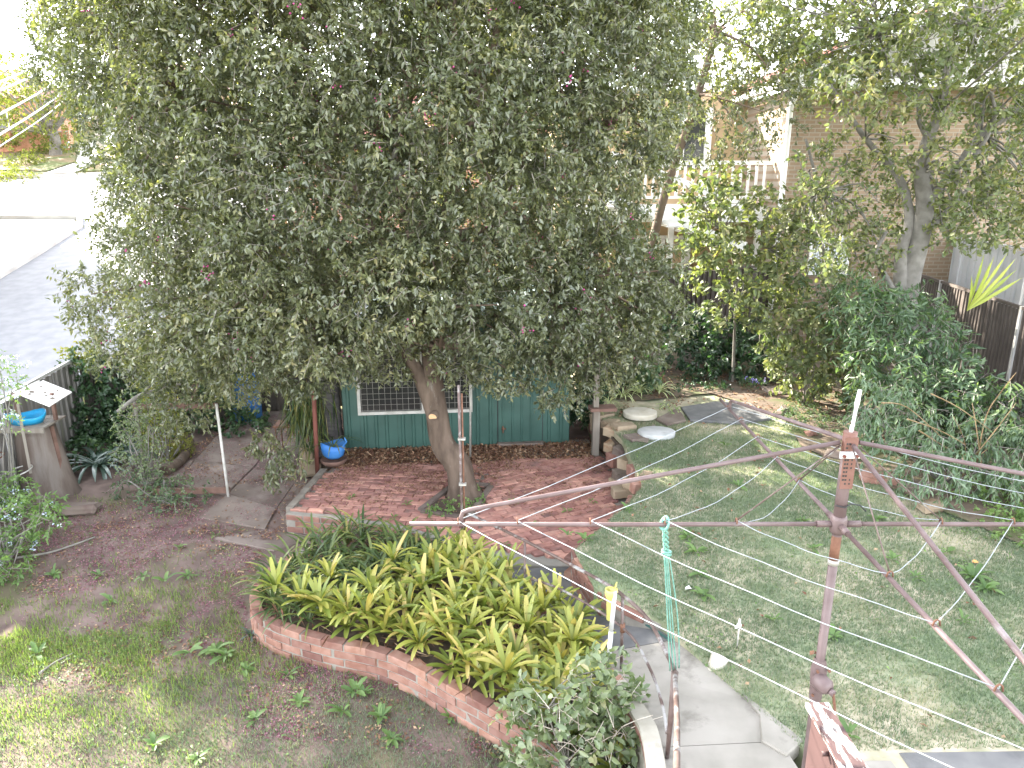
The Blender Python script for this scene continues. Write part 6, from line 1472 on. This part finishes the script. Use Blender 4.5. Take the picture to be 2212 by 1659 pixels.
scatter('clover', 26000, YG, yz, .03, .02, L_weed, dens=lambda X, Y: cl(X, Y) * (.25 + .75 * lush(X, Y)), label='small clover and weed leaves in the lower yard', lift=.03)
scatter('clover', 16000, LG, lz, .03, .02, L_weed, dens=lambda X, Y: np.clip((fbm(X * 2.2, Y * 2.2) - .52) * 5, 0, 1) * (.25 + .75 * sstep(3.5, 5.5, X)), label='small clover and weed leaves in the upper lawn', lift=.03)
pz_ = lambda X, Y: np.full(np.shape(X), -.497)
shed_edge = [(-2.75, 10.35), (-1.6, 10.55), (-.9, 10.45), (.2, 10.75), (1.25, 10.75), (1.45, 11.4), (.9, 11.55), (-2.7, 11.2)]
scatter('leaf_litter', 9000, shed_edge, lambda X, Y: -.525 + .03 * fbm(X * 4, Y * 4), .055, .03, L_litter, tilt=.4, label='brown fallen leaves heaped along the foot of the shed', lift=.035)
scatter('leaf_litter', 26000, PATIO, pz_, .035, .018, L_litter, dens=lambda X, Y: np.clip((fbm(X * 2.4, Y * 2.4) - .34 + .10 * (Y - 10)) * 3.5, .02, 1) * np.clip((Y - 8.4) / 2, .05, 1) * np.where(X < 0, 1, .55), label='brown fallen leaves and berries on the brick paving')
scatter('fallen_berries', 18000, PATIO, pz_, .016, .011, L_petal, dens=lambda X, Y: np.clip((fbm(X * 2.8 + 5, Y * 2.8) - .45) * 4, 0, 1) * np.clip((Y - 8.2) / 2, 0, 1), label='crushed pink berries on the brick paving')
LP = [(-5.7, 8.9), (-3.0, 8.5), (-2.85, 10.4), (-2.8, 11.6), (-3.3, 13.8), (-5.3, 13.9), (-5.7, 11)]
scatter('leaf_litter', 8000, LP, lambda X, Y: np.full(np.shape(X), PZ), .045, .022, L_litter, dens=lambda X, Y: np.clip((fbm(X * 2.2 + 1, Y * 2.2) - .45) * 4, .03, 1) + np.clip((X + 3.45) * 1.6, 0, .9), label='brown fallen leaves on the left path')
scatter('fallen_berries', 16000, LP, lambda X, Y: np.full(np.shape(X), PZ), .02, .013, L_petal, dens=lambda X, Y: np.clip((fbm(X * 1.7 + 8, Y * 1.7) - .40) * 4, 0, 1), label='crushed pink berries on the left path')
Ym = [(-6.6, 5.6), (.4, 4.8), (-.5, 5.45), (-1.3, 6.1), (-2.7, 6.5), (-3.0, 7.2), (-3.2, 8.8), (-4.4, 9.9), (-6.6, 9.6)]
scatter('fallen_berries', 120000, Ym, yz, .023, .014, L_petal, dens=lambda X, Y: np.clip((fbm(X * 1.5 + 3, Y * 1.5 + 2) - .40) * 2.6, 0, 1) * np.clip(1.25 - lush(X, Y) * 1.3, .1, 1) * (.3 + .7 * np.exp(-((Y - 6.0 + (X + 1) * .3) / 1.6) ** 2)), label='pink fallen berries and petals on the bare soil')
scatter('leaf_litter', 20000, Ym, yz, .04, .02, L_litter, dens=lambda X, Y: np.clip((fbm(X * 1.9, Y * 1.9 + 7) - .38) * 2.4, .03, .9), label='brown fallen leaves on the bare soil')
scatter('leaf_litter', 9000, [(1.75, 11.3), (3.6, 12.2), (4.6, 11.2), (5.4, 9), (6.5, 9), (6, 13.5), (2.2, 14.5), (1.5, 12.4)], lambda X, Y: lz(X, Y) + .03, .06, .03, L_litter, dens=lambda X, Y: np.clip((fbm(X * 2, Y * 2) - .33) * 3, 0, 1), label='dry leaves on the soil of the back bed')
scatter('leaf_litter', 900, LG, lz, .05, .03, L_litter, dens=lambda X, Y: .12 + .5 * (fbm(X * 1.5, Y * 1.5) > .55), tilt=.4, label='few dry leaves scattered on the upper lawn', lift=.04)

# individual weeds
WL = [blade_mesh('leaf', L_weed, random.uniform(.08, .16), random.uniform(.03, .055), (random.uniform(.3, 1.1), random.uniform(-.4, .3)), 4, .4, seed=i + 90) for i in range(6)]
def weed(x, y, z, s_, label, group, n=11):
    t = rosette('weed', label, 'weed', WL, A(x + random.uniform(-12, 12), y + random.uniform(-8, 8), z), random.randint(6, 13), group, tilt=(-.5, .3), sc=(.4 * s_, 1.0 * s_))
for x, y, s_ in [(1500, 1200, 1.1), (1600, 1050, 1), (1520, 1240, .9), (1745, 1120, .8), (1890, 1125, .9), (1530, 1295, 1.1), (2055, 1190, 1), (2090, 1250, 1.5), (2120, 1280, 1.3), (2070, 1340, .9), (1750, 1190, .8), (1985, 1255, .7), (1480, 1160, .9), (1800, 1370, .8), (1680, 1345, .8), (1640, 990, 1.0), (1735, 905, .8), (1560, 960, .8), (1840, 1590, 1.0), (1930, 1215, .9), (1350, 1110, .8), (1262, 1170, 1.1), (1235, 1165, .9)]:
    weed(x, y, .005, s_, 'small bright green broad leaved weed growing flat in the lawn', 'weeds in the upper lawn')
for x, y, s_ in [(360, 1265, 1.2), (395, 1240, 1), (690, 1375, 1.1), (500, 1420, 1.3), (460, 1400, 1.2), (540, 1440, .9), (765, 1490, 1.1), (650, 1520, 1), (730, 1545, 1.1), (795, 1500, .9), (830, 1545, 1), (970, 1545, .9), (620, 1460, .9), (550, 1560, 1), (415, 1405, 1.2), (320, 1245, .9), (240, 1300, 1), (210, 1250, 1), (120, 1240, .9), (90, 1420, 1.2), (470, 1160, .7), (380, 1180, .7), (845, 1590, .9), (420, 1645, .8), (325, 1620, 1.0)]:
    weed(x, y, LOW + .01, s_, 'small bright green broad leaved weed in the bare lower yard', 'weeds in the lower yard')
t = rosette('weed', 'bluish green weed clump at the left foot of the planter wall', 'weed', AG, A(545, 1375, LOW + .01), 16, None, sc=(.18, .28))
bush('leafy_weed', 'green soft leaved weeds at the foot of the leaning trunk', 'weed', [(*A(1035, 1072, -.45), .11), (*A(1010, 1095, -.45), .11), (*A(960, 1098, -.45), .12), (*A(930, 1105, -.46), .08), (*A(1000, 1062, -.45), .08)], 1100, 8, .12, .05, .03, L_weed, stems=False, twigs=0)
for x, y in [(1225, 1105), (1110, 1085), (880, 1090), (760, 1075), (1150, 1135), (850, 1120), (1280, 1085), (1090, 1180), (945, 1150)]:
    t = rosette('weed', 'tiny green weed sprouting between the patio bricks', 'weed', WL, A(x, y, -.497), 7, 'weeds between the patio bricks', sc=(.35, .6))
for i, (x, y, lb) in enumerate([(1487, 1273, 'crumpled white scrap lying on the upper lawn'), (858, 2569 / 1.736, 'small white scrap on the lower yard soil')]):
    z = .02 if i == 0 else LOW + .02
    mb = MB(); p = A(x, y, z); mb.add([(p.x - .03, p.y, z), (p.x + .01, p.y - .02, z + .02), (p.x + .035, p.y + .01, z), (p.x + .01, p.y + .03, z + .025), (p.x - .02, p.y + .03, z + .005)], [(0, 1, 3), (1, 2, 3), (0, 3, 4)])
    tag(obj('paper_scrap', mb, M_white), lb, 'paper')
p = A(2100, 1215, .02); tag(leaf_obj('fallen_leaf', np.array([p]), np.array([[1, .2, .1]]), np.array([[0, -.3, 1.]]), .075, .05, mat('orange_leaf', (.5, .24, .08), (.6, .32, .12), 8, .8), hexa=True), 'single orange fallen leaf on the lawn beside the hoist', 'leaf')
print('objects', len(bpy.data.objects), 'tris', sum(len(o.data.loop_triangles) if False else len(o.data.polygons) for o in bpy.data.objects if o.type == 'MESH'))
